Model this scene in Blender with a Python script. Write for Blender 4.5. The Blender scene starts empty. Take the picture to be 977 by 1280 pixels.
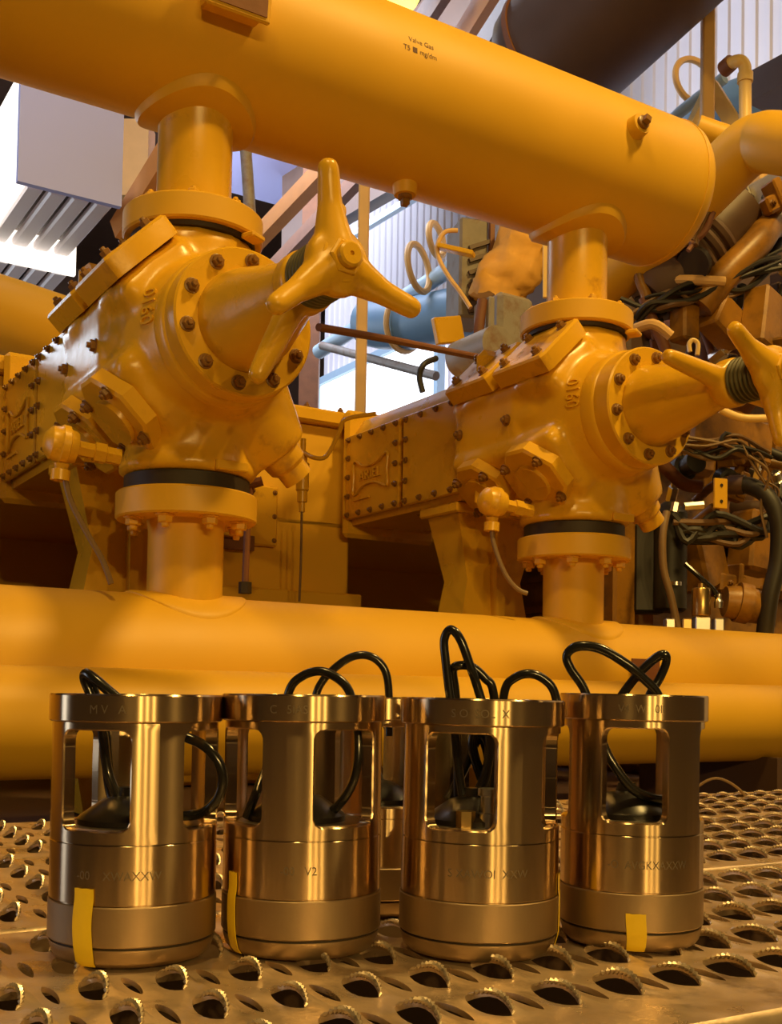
import bpy, math, random
from mathutils import Matrix, Vector
from math import sin, cos, pi, radians, sqrt, atan2, asin
random.seed(7)
scn = bpy.context.scene
COL = scn.collection
R_ = radians

# ------------------------------------------------------------------ camera
FPX, CX, CY = 1400.0, 488.5, 816.0
PITCH, ROLL, ZC = R_(2.0), R_(1.0), 1.0
cF = Vector((0, cos(PITCH), sin(PITCH)))
cU0 = Vector((0, -sin(PITCH), cos(PITCH)))
cR0 = Vector((1, 0, 0))
cR = cR0*cos(ROLL) + cU0*sin(ROLL)
cU = cU0*cos(ROLL) - cR0*sin(ROLL)
CAMP = Vector((0, 0, ZC))
cam = bpy.data.cameras.new('camera'); camo = bpy.data.objects.new('camera', cam); COL.objects.link(camo)
cam.sensor_fit = 'VERTICAL'; cam.sensor_height = 32.0; cam.sensor_width = 24.4
cam.lens = FPX/1280*32.0
cam.shift_y = (CY-640)/1280; cam.clip_start = .02; cam.clip_end = 200
camo.matrix_world = Matrix(((cR.x, cU.x, -cF.x, 0), (cR.y, cU.y, -cF.y, 0), (cR.z, cU.z, -cF.z, ZC), (0, 0, 0, 1)))
cam.dof.use_dof = False
scn.camera = camo

# ------------------------------------------------------------------ world, lamps, exposure
wd = bpy.data.worlds.new('world'); scn.world = wd; wd.use_nodes = True
wd.node_tree.nodes['Background'].inputs[0].default_value = (1.0, .62, .30, 1)
wd.node_tree.nodes['Background'].inputs[1].default_value = .055
scn.view_settings.view_transform = 'Standard'; scn.view_settings.look = 'None'
scn.view_settings.exposure = 0.0; scn.view_settings.gamma = 1.0; scn.view_settings.use_curve_mapping = False

def lamp(name, loc, power, col, size, aim=None, kind='AREA', size_y=None):
    l = bpy.data.lights.new(name, kind); l.energy = power; l.color = col
    if kind == 'AREA':
        l.size = size
        if size_y: l.shape = 'RECTANGLE'; l.size_y = size_y
        else: l.shape = 'DISK'
    else: l.shadow_soft_size = size
    o = bpy.data.objects.new(name, l); COL.objects.link(o); o.location = loc
    if aim is not None:
        o.rotation_euler = (Vector(aim)-Vector(loc)).to_track_quat('-Z', 'Y').to_euler()
    return o
WARM = (1.0, .64, .18)
# three small high-bay lamps hanging in a row behind and to the right of the photographer
lamp('high_bay_lamp', (1.20, -3.6, 2.5), 40, WARM, .07, (0.2, 1.4, 1.0))
lamp('high_bay_lamp', (1.85, -3.4, 2.5), 30, WARM, .07, (0.2, 1.4, 1.0))
lamp('high_bay_lamp', (2.50, -3.1, 2.5), 30, WARM, .07, (0.2, 1.4, 1.0))
# high-bay lamps over the machine hall
lamp('high_bay_lamp', (2.3, 1.3, 5.6), 178, WARM, .45, (0.7, 2.6, 1.6))
lamp('high_bay_lamp', (-.4, -.4, 5.6), 70, WARM, .45, (-0.3, 2.6, 1.4))
lamp('high_bay_lamp', (3.6, 4.2, 5.6), 14, WARM, .45, (1.3, 4.2, 1.6))
# daylight from the far left, plus added fills for side wall and housing
lamp('daylight_fill', (-1.42, 8.36, 5.7), 250, (.80, .85, 1.0), 4.0, (2.82, 11.0, 3.7), size_y=1.6)  # added fill that brightens the pale side wall
lamp('left_daylight', (-6.5, 9.0, 3.2), 170, (.78, .88, 1.0), 1.6, (0, .8, 1.0), size_y=3.0)
lamp('left_daylight', (-6.0, 1.2, 1.7), 45, (.80, .88, 1.0), 1.6, (-1.6, 6.2, 3.8), size_y=2.4)  # added fill for the intake housing's front and underside

lamp('daylight_fill', (-2.6, 4.3, 5.9), 34, (.78, .85, 1.0), 1.2, (-1.6, 6.4, 3.9))  # added fill aimed at the intake housing's front

# ------------------------------------------------------------------ geometry helpers
def at(px, py, Y):
    d = cF + cR*((px-CX)/FPX) - cU*((py-CY)/FPX)
    return CAMP + d*(Y/d.y)

class MB:
    def __init__(s): s.v = []; s.f = []
    def add(s, vs, fs, M=None):
        b = len(s.v)
        s.v += [tuple(M @ Vector(p)) for p in vs] if M is not None else [tuple(p) for p in vs]
        s.f += [tuple(i+b for i in f) for f in fs]
        return s
    def lathe(s, prof, M=None, n=48, cap=True):
        """profile of (radius, height) turned round local Z"""
        vs = []; fs = []; rings = []
        for r, z in prof:
            if r < 1e-6: rings.append([len(vs)]); vs.append((0, 0, z))
            else:
                rings.append(list(range(len(vs), len(vs)+n)))
                vs += [(r*cos(2*pi*i/n), r*sin(2*pi*i/n), z) for i in range(n)]
        for a, b in zip(rings, rings[1:]):
            for i in range(n):
                j = (i+1) % n
                if len(a) == 1 and len(b) == 1: continue
                if len(a) == 1: fs.append((a[0], b[j], b[i]))
                elif len(b) == 1: fs.append((a[i], a[j], b[0]))
                else: fs.append((a[i], a[j], b[j], b[i]))
        if cap:
            if len(rings[0]) > 1: fs.append(tuple(reversed(rings[0])))
            if len(rings[-1]) > 1: fs.append(tuple(rings[-1]))
        return s.add(vs, fs, M)
    def ring(s, prof, M=None, n=48):
        """closed profile loop turned round local Z"""
        return s.lathe(list(prof)+[prof[0]], M, n, cap=False)
    def box(s, sx, sy, sz, M=None, c=0.0):
        x, y, z = sx/2, sy/2, sz/2
        if c <= 0:
            vs = [(i*x, j*y, k*z) for i in (-1, 1) for j in (-1, 1) for k in (-1, 1)]
            fs = [(0, 1, 3, 2), (4, 6, 7, 5), (0, 4, 5, 1), (2, 3, 7, 6), (0, 2, 6, 4), (1, 5, 7, 3)]
            return s.add(vs, fs, M)
        c = min(c, .45*min(sx, sy, sz)); vs = []; ix = {}
        for i in (-1, 1):
            for j in (-1, 1):
                for k in (-1, 1):
                    ix[i, j, k] = len(vs)
                    vs += [(i*x, j*(y-c), k*(z-c)), (i*(x-c), j*y, k*(z-c)), (i*(x-c), j*(y-c), k*z)]
        fs = []
        def q(a, fl): fs.append(tuple(a) if fl > 0 else tuple(reversed(a)))
        for g in (-1, 1):
            q([ix[g, -1, -1], ix[g, 1, -1], ix[g, 1, 1], ix[g, -1, 1]], g)
            q([ix[-1, g, -1]+1, ix[-1, g, 1]+1, ix[1, g, 1]+1, ix[1, g, -1]+1], g)
            q([ix[-1, -1, g]+2, ix[1, -1, g]+2, ix[1, 1, g]+2, ix[-1, 1, g]+2], g)
        for a in (-1, 1):
            for b in (-1, 1):
                q([ix[a, b, -1], ix[a, b, -1]+1, ix[a, b, 1]+1, ix[a, b, 1]], a*b)
                q([ix[a, -1, b], ix[a, 1, b], ix[a, 1, b]+2, ix[a, -1, b]+2], a*b)
                q([ix[-1, a, b]+1, ix[-1, a, b]+2, ix[1, a, b]+2, ix[1, a, b]+1], a*b)
        for i in (-1, 1):
            for j in (-1, 1):
                for k in (-1, 1):
                    t = ix[i, j, k]; q([t, t+1, t+2], i*j*k)
        return s.add(vs, fs, M)
    def prism(s, poly, h0, h1, M=None, c=0.0):
        """polygon (counter-clockwise) extruded along local Z, with a chamfer on the top edge"""
        n = len(poly); cx = sum(p[0] for p in poly)/n; cy = sum(p[1] for p in poly)/n
        lv = [(h0, 0), (h1-c, 0), (h1, c)] if c > 0 else [(h0, 0), (h1, 0)]
        vs = []
        for h, o in lv:
            for p in poly:
                d = Vector((p[0]-cx, p[1]-cy)); L = d.length or 1
                d *= (L-o*1.3)/L
                vs.append((cx+d.x, cy+d.y, h))
        fs = [tuple(reversed(range(n))), tuple(range(n*(len(lv)-1), n*len(lv)))]
        for k in range(len(lv)-1):
            for i in range(n):
                j = (i+1) % n
                fs.append((k*n+i, k*n+j, (k+1)*n+j, (k+1)*n+i))
        return s.add(vs, fs, M)
    def tube(s, pts, r, n=10, M=None, smooth=6, ends=True):
        P = [Vector(p) for p in pts]
        rs = list(r) if isinstance(r, (list, tuple)) else [r]*len(P)
        if smooth > 1 and len(P) > 2:
            Q = []; QR = []
            for i in range(len(P)-1):
                p0 = P[max(i-1, 0)]; p1 = P[i]; p2 = P[i+1]; p3 = P[min(i+2, len(P)-1)]
                for k in range(smooth):
                    t = k/smooth; t2 = t*t; t3 = t2*t
                    Q.append(.5*((2*p1)+(p2-p0)*t+(2*p0-5*p1+4*p2-p3)*t2+(3*p1-p0-3*p2+p3)*t3))
                    QR.append(rs[i]*(1-t)+rs[i+1]*t)
            Q.append(P[-1]); QR.append(rs[-1]); P, rs = Q, QR
        T = [(P[min(i+1, len(P)-1)]-P[max(i-1, 0)]).normalized() for i in range(len(P))]
        a = Vector((0, 0, 1)) if abs(T[0].z) < .9 else Vector((1, 0, 0))
        N = (a-T[0]*a.dot(T[0])).normalized(); vs = []; fs = []
        for i, p in enumerate(P):
            N = (N-T[i]*N.dot(T[i])).normalized(); B = T[i].cross(N)
            vs += [tuple(p+(N*cos(2*pi*k/n)+B*sin(2*pi*k/n))*rs[i]) for k in range(n)]
        for i in range(len(P)-1):
            for k in range(n):
                j = (k+1) % n
                fs.append((i*n+k, i*n+j, (i+1)*n+j, (i+1)*n+k))
        if ends:
            fs.append(tuple(reversed(range(n)))); fs.append(tuple(range((len(P)-1)*n, len(P)*n)))
        return s.add(vs, fs, M)
    def bar(s, p0, p1, w, h, c=0.0, up=(0, 0, 1)):
        p0 = Vector(p0); p1 = Vector(p1)
        return s.box(w, h, (p1-p0).length, axisM((p0+p1)/2, p1-p0, up), c)
    def torus(s, R, r, M=None, n=36, m=8, a0=0, a1=2*pi):
        full = abs(a1-a0-2*pi) < 1e-6
        k = n if full else n+1
        pts = [(R*cos(a0+(a1-a0)*i/n), R*sin(a0+(a1-a0)*i/n), 0) for i in range(k)]
        vs = []; fs = []
        for i in range(k):
            a = a0+(a1-a0)*i/n
            for j in range(m):
                b = 2*pi*j/m; q = R+r*cos(b)
                vs.append((q*cos(a), q*sin(a), r*sin(b)))
        for i in range(k if full else k-1):
            i2 = (i+1) % k
            for j in range(m):
                j2 = (j+1) % m
                fs.append((i*m+j, i2*m+j, i2*m+j2, i*m+j2))
        if not full:
            fs.append(tuple(reversed(range(m)))); fs.append(tuple(range((k-1)*m, k*m)))
        return s.add(vs, fs, M)

def axisM(o, z, up=(0, 0, 1)):
    """frame at o with local Z along z; local Y as near 'up' as can be"""
    z = Vector(z).normalized(); up = Vector(up)
    if abs(z.dot(up)) > .98: up = Vector((0, 1, 0)) if abs(z.y) < .9 else Vector((1, 0, 0))
    x = up.cross(z).normalized(); y = z.cross(x); o = Vector(o)
    return Matrix(((x.x, y.x, z.x, o.x), (x.y, y.y, z.y, o.y), (x.z, y.z, z.z, o.z), (0, 0, 0, 1)))
T = Matrix.Translation
def RZ(a): return Matrix.Rotation(a, 4, 'Z')

W = {}
def tag(o, label=None, cat=None, group=None, kind=None):
    if label: o['label'] = label
    if cat: o['category'] = cat
    if group: o['group'] = group
    if kind: o['kind'] = kind
    return o
def thing(name, label, cat, M, group=None):
    o = bpy.data.objects.new(name, None); COL.objects.link(o); o.empty_display_size = .05
    M = M if isinstance(M, Matrix) else T(Vector(M))
    o.matrix_world = M; W[o.name] = M.copy()
    return tag(o, label, cat, group)
def mesh(name, mb, mat, angle=35, X=None):
    me = bpy.data.meshes.new(name)
    vs = [tuple(X @ Vector(p)) for p in mb.v] if X is not None else mb.v
    me.from_pydata(vs, [], mb.f); me.validate()
    me.polygons.foreach_set('use_smooth', [True]*len(me.polygons))
    me.set_sharp_from_angle(angle=R_(angle))
    if mat: me.materials.append(mat)
    me.update()
    return me
def part(name, mb, mat, parent=None, world=False, M=None, label=None, angle=35, fix=False):
    """one mesh object; vertices are local to the parent, or world coordinates when world=True"""
    B = M.copy() if M is not None else Matrix.Identity(4)
    Wp = W[parent.name] if parent else Matrix.Identity(4)
    if isinstance(mb, bpy.types.Mesh): me = mb
    else: me = mesh(name, mb, mat, angle, (Wp @ B).inverted() if world else None)
    if fix:
        import bmesh
        bm = bmesh.new(); bm.from_mesh(me); bmesh.ops.recalc_face_normals(bm, faces=bm.faces); bm.to_mesh(me); bm.free()
    o = bpy.data.objects.new(name, me); COL.objects.link(o)
    if parent: o.parent = parent
    o.matrix_basis = B; W[o.name] = Wp @ B
    if label: o['label'] = label
    return o
def solo(name, mb, mat, label, cat, group=None, angle=35, kind=None):
    """a thing that is a single mesh, built in world coordinates, origin moved to its middle bottom"""
    xs = [p[0] for p in mb.v]; ys = [p[1] for p in mb.v]; zs = [p[2] for p in mb.v]
    loc = Vector(((min(xs)+max(xs))/2, (min(ys)+max(ys))/2, min(zs)))
    me = mesh(name, mb, mat, angle, T(-loc))
    o = bpy.data.objects.new(name, me); COL.objects.link(o); o.location = loc; W[o.name] = T(loc)
    return tag(o, label, cat, group, kind)
def structure(name, mb, mat, label=None, cat=None):
    me = mesh(name, mb, mat); o = bpy.data.objects.new(name, me); COL.objects.link(o); W[o.name] = Matrix.Identity(4)
    o['kind'] = 'structure'
    if label: o['label'] = label
    return o
def text_mb(body, size, depth, fn):
    """flat lettering turned into a mesh, every vertex (x, y, z) sent through fn"""
    cu = bpy.data.curves.new('lettering', 'FONT'); cu.body = body; cu.size = size; cu.extrude = depth
    cu.align_x = 'CENTER'; cu.align_y = 'CENTER'; cu.resolution_u = 3
    ob = bpy.data.objects.new('lettering', cu); COL.objects.link(ob)
    bpy.context.view_layer.update()
    me = bpy.data.meshes.new_from_object(ob.evaluated_get(bpy.context.evaluated_depsgraph_get()))
    mb = MB(); mb.v = [tuple(fn(*v.co)) for v in me.vertices]; mb.f = [tuple(p.vertices) for p in me.polygons]
    bpy.data.objects.remove(ob); bpy.data.curves.remove(cu); bpy.data.meshes.remove(me)
    return mb

# ------------------------------------------------------------------ materials
def mat(name, col, rough=.5, metal=0.0, var=.0, vscale=8, bump=0.0, bscale=60, dirt=None, dirt_amt=0.0, dscale=5,
        aniso=0.0, coat=0.0, emit=None, estr=0.0, rvar=0.0, spec=None, bands=False):
    m = bpy.data.materials.new(name); m.use_nodes = True; nt = m.node_tree; b = nt.nodes['Principled BSDF']
    b.inputs['Base Color'].default_value = (*col, 1); b.inputs['Roughness'].default_value = rough; b.inputs['Metallic'].default_value = metal
    tc = nt.nodes.new('ShaderNodeTexCoord'); L = nt.links.new
    src = None
    if var > 0:
        no = nt.nodes.new('ShaderNodeTexNoise'); no.inputs['Scale'].default_value = vscale; no.inputs['Detail'].default_value = 5
        L(tc.outputs['Object'], no.inputs['Vector'])
        mx = nt.nodes.new('ShaderNodeMix'); mx.data_type = 'RGBA'
        L(no.outputs['Fac'], mx.inputs['Factor'])
        mx.inputs['A'].default_value = tuple(max(0, c*(1-var)) for c in col)+(1,)
        mx.inputs['B'].default_value = tuple(min(1, c*(1+var)) for c in col)+(1,)
        src = mx.outputs['Result']; L(src, b.inputs['Base Color'])
        if rvar > 0:
            mr = nt.nodes.new('ShaderNodeMapRange'); L(no.outputs['Fac'], mr.inputs['Value'])
            mr.inputs['From Min'].default_value = .3; mr.inputs['From Max'].default_value = .7
            mr.inputs['To Min'].default_value = max(.02, rough-rvar); mr.inputs['To Max'].default_value = min(1, rough+rvar)
            L(mr.outputs['Result'], b.inputs['Roughness'])
    if dirt is not None:
        n2 = nt.nodes.new('ShaderNodeTexNoise'); n2.inputs['Scale'].default_value = dscale; n2.inputs['Detail'].default_value = 8; n2.inputs['Roughness'].default_value = .65
        L(tc.outputs['Object'], n2.inputs['Vector'])
        rp = nt.nodes.new('ShaderNodeMapRange'); L(n2.outputs['Fac'], rp.inputs['Value'])
        rp.inputs['From Min'].default_value = .62-dirt_amt*.3; rp.inputs['From Max'].default_value = .75
        m2 = nt.nodes.new('ShaderNodeMix'); m2.data_type = 'RGBA'; L(rp.outputs['Result'], m2.inputs['Factor'])
        if src: L(src, m2.inputs['A'])
        else: m2.inputs['A'].default_value = (*col, 1)
        m2.inputs['B'].default_value = (*dirt, 1); L(m2.outputs['Result'], b.inputs['Base Color'])
    if bump > 0:
        n3 = nt.nodes.new('ShaderNodeTexNoise'); n3.inputs['Scale'].default_value = bscale; n3.inputs['Detail'].default_value = 4
        L(tc.outputs['Object'], n3.inputs['Vector'])
        bp = nt.nodes.new('ShaderNodeBump'); bp.inputs['Strength'].default_value = bump; bp.inputs['Distance'].default_value = .002
        L(n3.outputs['Fac'], bp.inputs['Height']); L(bp.outputs['Normal'], b.inputs['Normal'])
    if aniso > 0:
        b.inputs['Anisotropic'].default_value = aniso
        tg = nt.nodes.new('ShaderNodeTangent'); tg.direction_type = 'RADIAL'; tg.axis = 'Z'
        L(tg.outputs['Tangent'], b.inputs['Tangent']); b.inputs['Anisotropic Rotation'].default_value = .25
    if coat > 0:
        b.inputs['Coat Weight'].default_value = coat; b.inputs['Coat Roughness'].default_value = .12
    if spec is not None: b.inputs['Specular IOR Level'].default_value = spec
    if emit:
        b.inputs['Emission Color'].default_value = (*emit, 1); b.inputs['Emission Strength'].default_value = estr
    return m
YEL = (.72, .40, .018)
M = dict(
    yellow=mat('yellow_paint', YEL, .50, var=.10, vscale=3, bump=.12, bscale=45, rvar=.06),
    cast=mat('yellow_cast_paint', YEL, .30, var=.12, vscale=6, bump=.30, bscale=38, dirt=(.36, .15, .02), dirt_amt=.10, dscale=7, rvar=.06),
    shaded_grime=mat('grimy_shaded_yellow_paint', (.34, .155, .014), .40, var=.25, vscale=9, bump=.3, bscale=50, dirt=(.05, .025, .010), dirt_amt=.6, dscale=7),  # dirty yellow, base and dirt darkened further for the engine's shade
    pale=mat('pale_yellow_paint', (.85, .58, .20), .4, var=.08, vscale=6),
    rust=mat('rusty_brown_steel', (.20, .075, .03), .6, var=.35, vscale=12, bump=.3),
    boltm=mat('painted_bolt', (.24, .11, .02), .35, var=.3, vscale=60, dirt=(.10, .05, .02), dirt_amt=.35, dscale=70),
    dark=mat('dark_matte', (.03, .018, .008), .6),  # gaskets and small dark parts; hole discs use it as shade
    boot=mat('olive_rubber_bellows', (.10, .085, .035), .55, var=.2, vscale=20),
    black=mat('black_rubber_cable', (.012, .011, .010), .22, coat=.3),
    blackm=mat('black_moulded_plastic', (.012, .010, .009), .30),
    hose=mat('black_engine_hose', (.022, .018, .014), .5, var=.3, vscale=20),
    hoseb=mat('brown_hose', (.20, .12, .05), .5, var=.2, vscale=20),
    steel=mat('turned_stainless_steel', (.60, .445, .27), .25, 1.0, var=.05, vscale=30, aniso=1.0),
    steelm=mat('bead_blasted_steel', (.42, .31, .195), .50, 1.0, var=.05, vscale=60, bump=.05, bscale=300),
    steeli=mat('milled_steel', (.40, .34, .26), .34, 1.0, var=.1, vscale=40),
    engr=mat('engraved_mark', (.22, .17, .12), .6, .7),
    tape=mat('yellow_tape', (.86, .60, .015), .45, var=.06, vscale=90, bump=.1, bscale=200),
    grate=mat('worn_grating_steel', (.70, .54, .38), .34, .72, var=.22, vscale=25, bump=.25, bscale=120, dirt=(.16, .10, .06), dirt_amt=.28, dscale=18, rvar=.12),
    tooth=mat('worn_bright_teeth', (.66, .54, .40), .32, .8, var=.2, vscale=90, dirt=(.10, .06, .03), dirt_amt=.3, dscale=120),
    brass=mat('brass', (.70, .48, .18), .3, 1.0, var=.1, vscale=40),
    chrome=mat('bright_zinc', (.75, .72, .66), .28, 1.0, var=.1, vscale=40),
    greysteel=mat('grey_painted_steel', (.30, .27, .25), .5, var=.25, vscale=14, dirt=(.20, .09, .04), dirt_amt=.45, dscale=10),
    fin=mat('dusty_grey_fins', (.22, .19, .16), .6, var=.25, vscale=14, dirt=(.18, .09, .03), dirt_amt=.3, dscale=10),
    cloth=mat('dirty_yellow_wrap', (.70, .36, .06), .7, var=.3, vscale=9, bump=.5, bscale=18),
    white=mat('white_sheet', (.50, .52, .86), .55, var=.03, vscale=3),
    lilac=mat('pale_wall_sheet', (.80, .78, .86), .5, var=.05, vscale=2),
    louver=mat('pale_louver', (.92, .84, .86), .5),
    bronze=mat('dark_brown_steel', (.10, .055, .035), .5, var=.25, vscale=5),
    concrete=mat('dark_floor', (.12, .09, .06), .7, var=.3, vscale=3, bump=.2),
    blue=mat('pale_blue_paint', (.42, .60, .78), .45, var=.08, vscale=5),
    bluedeep=mat('blue_paint', (.16, .30, .48), .45, var=.15, vscale=5),
    tan=mat('tan_painted_post', (.72, .44, .16), .5, var=.12, vscale=10),
    orange=mat('orange_steel', (.62, .24, .04), .55, var=.2, vscale=8),  # brace is orange itself; on rafters the orange carries warm light
    ink=mat('marker_ink', (.10, .03, .01), .6),
    wire=mat('brown_wire', (.14, .07, .025), .5, var=.3, vscale=30),
    winlit=mat('daylit_window_pane', (.9, .92, 1), .4, emit=(.93, .96, 1.0), estr=1.7),
    lamplit=mat('lit_lamp_lens', (1, .9, .5), .4, emit=(1.0, .78, .12), estr=2.2),
    panel_glow=mat('glowing_panel', (1, .95, .85), .4, emit=(1.0, .95, .84), estr=1.6),  # emission standing in for daylight on the intake panels
)
def mesh_remesh(o, voxel, it):
    m = o.modifiers.new('remesh', 'REMESH'); m.mode = 'VOXEL'; m.voxel_size = voxel; m.use_smooth_shade = True
    s = o.modifiers.new('smooth', 'SMOOTH'); s.factor = .5; s.iterations = it
    return o

# ------------------------------------------------------------------ shared bolt meshes (local +Z outward, unit sizes in metres)
def bolt_mesh():
    mb = MB(); mb.lathe([(1.25, 0), (1.25, .18), (1.05, .24)], n=14)
    mb.prism([(cos(pi/3*k), sin(pi/3*k)) for k in range(6)], .2, 1.05, c=.12)
    mb.lathe([(.5, 1.0), (.5, 1.45), (.38, 1.6)], n=10)
    return mesh('bolt', mb, M['boltm'])
BOLT = bolt_mesh()
def steel_bolt_mesh():
    me = BOLT.copy(); me.materials.clear(); me.materials.append(M['yellow']); return me
NUT = steel_bolt_mesh()
def bolt(parent, Mx, r, me=None, name='bolt'):
    return part(name, me or BOLT, None, parent, M=Mx @ Matrix.Diagonal((r, r, r, 1)) @ RZ(random.random()))

# ------------------------------------------------------------------ machine frame: X along the machine, Y inward, Z up
UA = R_(32.0)
uu = Vector((cos(UA), sin(UA), 0)); vv = Vector((sin(UA), -cos(UA), 0))
V0 = Vector((-.46, 2.48, ZC))
MF = T(V0) @ RZ(UA)                     # machine frame at the left compressor cylinder
SP = 1.131                              # spacing of the two cylinders
def mw(t, y, z): return MF @ Vector((t, y, z))

# ================================================================== the room
CEIL = 6.385
def to_ceiling(a, b):
    k = (CEIL-a.z)/(b.z-a.z) if b.z > a.z else 9
    return a+(b-a)*k if .7 < k < 1.8 else b
def hang(mb, p):
    if p.z < CEIL-.1: mb.bar(p, (p.x, p.y, CEIL), .04, .04)
    return mb
FL = MB(); FL.box(40, 40, .2, T((0, 5, -.1))); structure('floor', FL, M['concrete'])
# right wall of ribbed sheeting, parallel to the handwheel axes
WA = T(Vector((-.062, 10.5, 0))) @ RZ(UA - pi/2)     # local X runs toward the viewer along vv
def ribbed(L0, L1, z0, z1, pitch, depth, Mx):
    mb = MB(); x = L0; xs = []
    while x < L1:
        xs += [(x, 0), (x+.55*pitch, 0), (x+.65*pitch, depth), (x+.9*pitch, depth)]; x += pitch
    xs.append((L1, 0))
    n = len(xs)
    vs = [(a, b, z0) for a, b in xs]+[(a, b, z1) for a, b in xs]+[(a, .06, z0) for a, b in xs]+[(a, .06, z1) for a, b in xs]
    fs = []
    for i in range(n-1):
        fs += [(i, i+1, n+i+1, n+i), (2*n+i, 3*n+i, 3*n+i+1, 2*n+i+1)]
    return mb.add(vs, fs, Mx)
structure('wall_right', ribbed(-1.3, 8.0, 0, 7.0, .11, -.014, WA), M['lilac'])
mb = MB(); mb.box(30, .1, 8, MF @ T((0, 12, 3.0))); structure('wall_back', mb, M['bronze'])
mb = MB(); mb.box(30, 26, .12, T((0, 6, 6.45))); structure('ceiling', mb, M['bronze'])
# lit window strip in the right wall
wn = MB(); wn.box(2.2, .03, 1.6, WA @ T((-.10, -.09, 3.35)))
w1 = structure('window_1', wn, M['winlit'], 'overexposed white daylit window at the end of the hall')
fr = MB()
for x in (-1.2, 1.0): fr.box(.06, .08, 1.7, WA @ T((x, -.11, 3.35)))
for z in (2.53, 4.17): fr.box(2.26, .08, .07, WA @ T((-.10, -.11, z)))
part('window_frame', fr, M['blue'], w1)
mb = MB(); mb.bar((at(388, 400, 9.2).x, 9.2, 0), (at(388, 400, 9.2).x, 9.2, CEIL), .16, .16)
solo('column', mb, M['rust'], 'red-brown steel column left of the bright window', 'column')
mb = MB(); mb.bar((at(454, 300, 6.2).x, 6.2, 0), (at(454, 300, 6.2).x, 6.2, CEIL), .062, .062, .008)
solo('post', mb, M['tan'], 'tall tan square post in front of the bright window', 'post')
mb = MB(); mb.bar((at(884, 80, 5.0).x, 5.0, 3.27), (at(884, 80, 5.0).x, 5.0, CEIL), .055, .055, .006)
solo('post', mb, M['tan'], 'tall tan square post at upper right by the looped white conduit', 'post')
mb = MB(); mb.tube([at(306, 170, 5.6), at(312, 260, 5.6), at(320, 345, 5.6)], .03, 12, smooth=2)
solo('downpipe', mb, M['greysteel'], 'thin grey leaning pipe behind the left handwheel', 'pipe')
# girder, rafters, far panel
mb = MB(); mb.bar(at(360, 214, 9.6), at(640, 20, 7.4), .12, 1.5, up=(0, 0, 1))
solo('crane_girder', mb, M['bronze'], 'dark brown girder under the roof beside the pale wall', 'girder')
mb = MB(); mb.bar(at(395, 322, 9.4), at(640, 172, 7.3), .05, .05)
solo('conduit', mb, M['blue'], 'pale blue strip under the dark roof girder', 'conduit')
mb = MB(); e_ = to_ceiling(at(292, 330, 8.2), at(440, 175, 7.0)); mb.bar(at(292, 330, 8.2), e_, .09, .12); hang(mb, e_)
solo('rafter', mb, M['orange'], 'orange-lit rafter behind the left handwheel, upper one', 'rafter', 'roof rafters')
mb = MB(); e_ = to_ceiling(at(325, 352, 8.6), at(470, 200, 7.4)); mb.bar(at(325, 352, 8.6), e_, .07, .10); hang(mb, e_)
solo('rafter', mb, M['rust'], 'dark red-brown rafter behind the left handwheel, lower one', 'rafter', 'roof rafters')
mb = MB(); mb.box(1.25, .05, 1.0, axisM(at(300, 205, 9.4), -vv))
solo('roof_panel', mb, M['white'], 'pale pinkish sheet panel behind the grey leaning pipe', 'panel')
for a, b, m_, lb in (((560, 75, 6.4), (625, -30, 5.6), 'orange', 'orange-lit rafter beside the dark exhaust silencer'),
                     ((520, 40, 6.4), (565, -30, 5.8), 'rust', 'dark rafter beside the small yellow lamp'),
                     ((588, 78, 6.6), (660, -30, 5.8), 'bronze', 'dark rafter just left of the dark exhaust silencer')):
    mb = MB(); e_ = to_ceiling(at(*a), at(*b)); mb.bar(at(*a), e_, .05, .16); hang(mb, e_); solo('rafter', mb, M[m_], lb, 'rafter', 'roof rafters')
lm = thing('high_bay_fitting', 'small glowing yellow lamp at the top edge above the header pipe', 'lamp', at(500, -4, 6.0))
mb = MB(); mb.lathe([(.0, -.05), (.09, -.04), (.11, 0), (.0, .01)], n=20); part('lens', mb, M['lamplit'], lm)
mb = MB(); mb.lathe([(.12, 0), (.10, .10), (.03, .18), (.012, .22), (.012, CEIL-at(500, -4, 6.0).z)], n=20); part('housing', mb, M['bronze'], lm)
# dark silencer
sl = thing('exhaust_silencer', 'large dark brown cylindrical exhaust silencer above the header pipe', 'silencer', at(700, 20, 5.2))
ax = (at(840, -150, 4.6)-at(640, 60, 5.4)).normalized()
mb = MB(); mb.lathe([(0, -.24), (.14, -.23), (.25, -.17), (.315, -.07), (.33, 0), (.33, 1.9)], axisM(at(690, 75, 5.3), ax), 56)
part('shell', mb, M['bronze'], sl, world=True)
mb = MB(); mb.ring([(.325, .02), (.34, .02), (.34, .05), (.325, .05)], axisM(at(690, 75, 5.3), ax), 56)
part('seam_ring', mb, M['rust'], sl, world=True)

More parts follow.
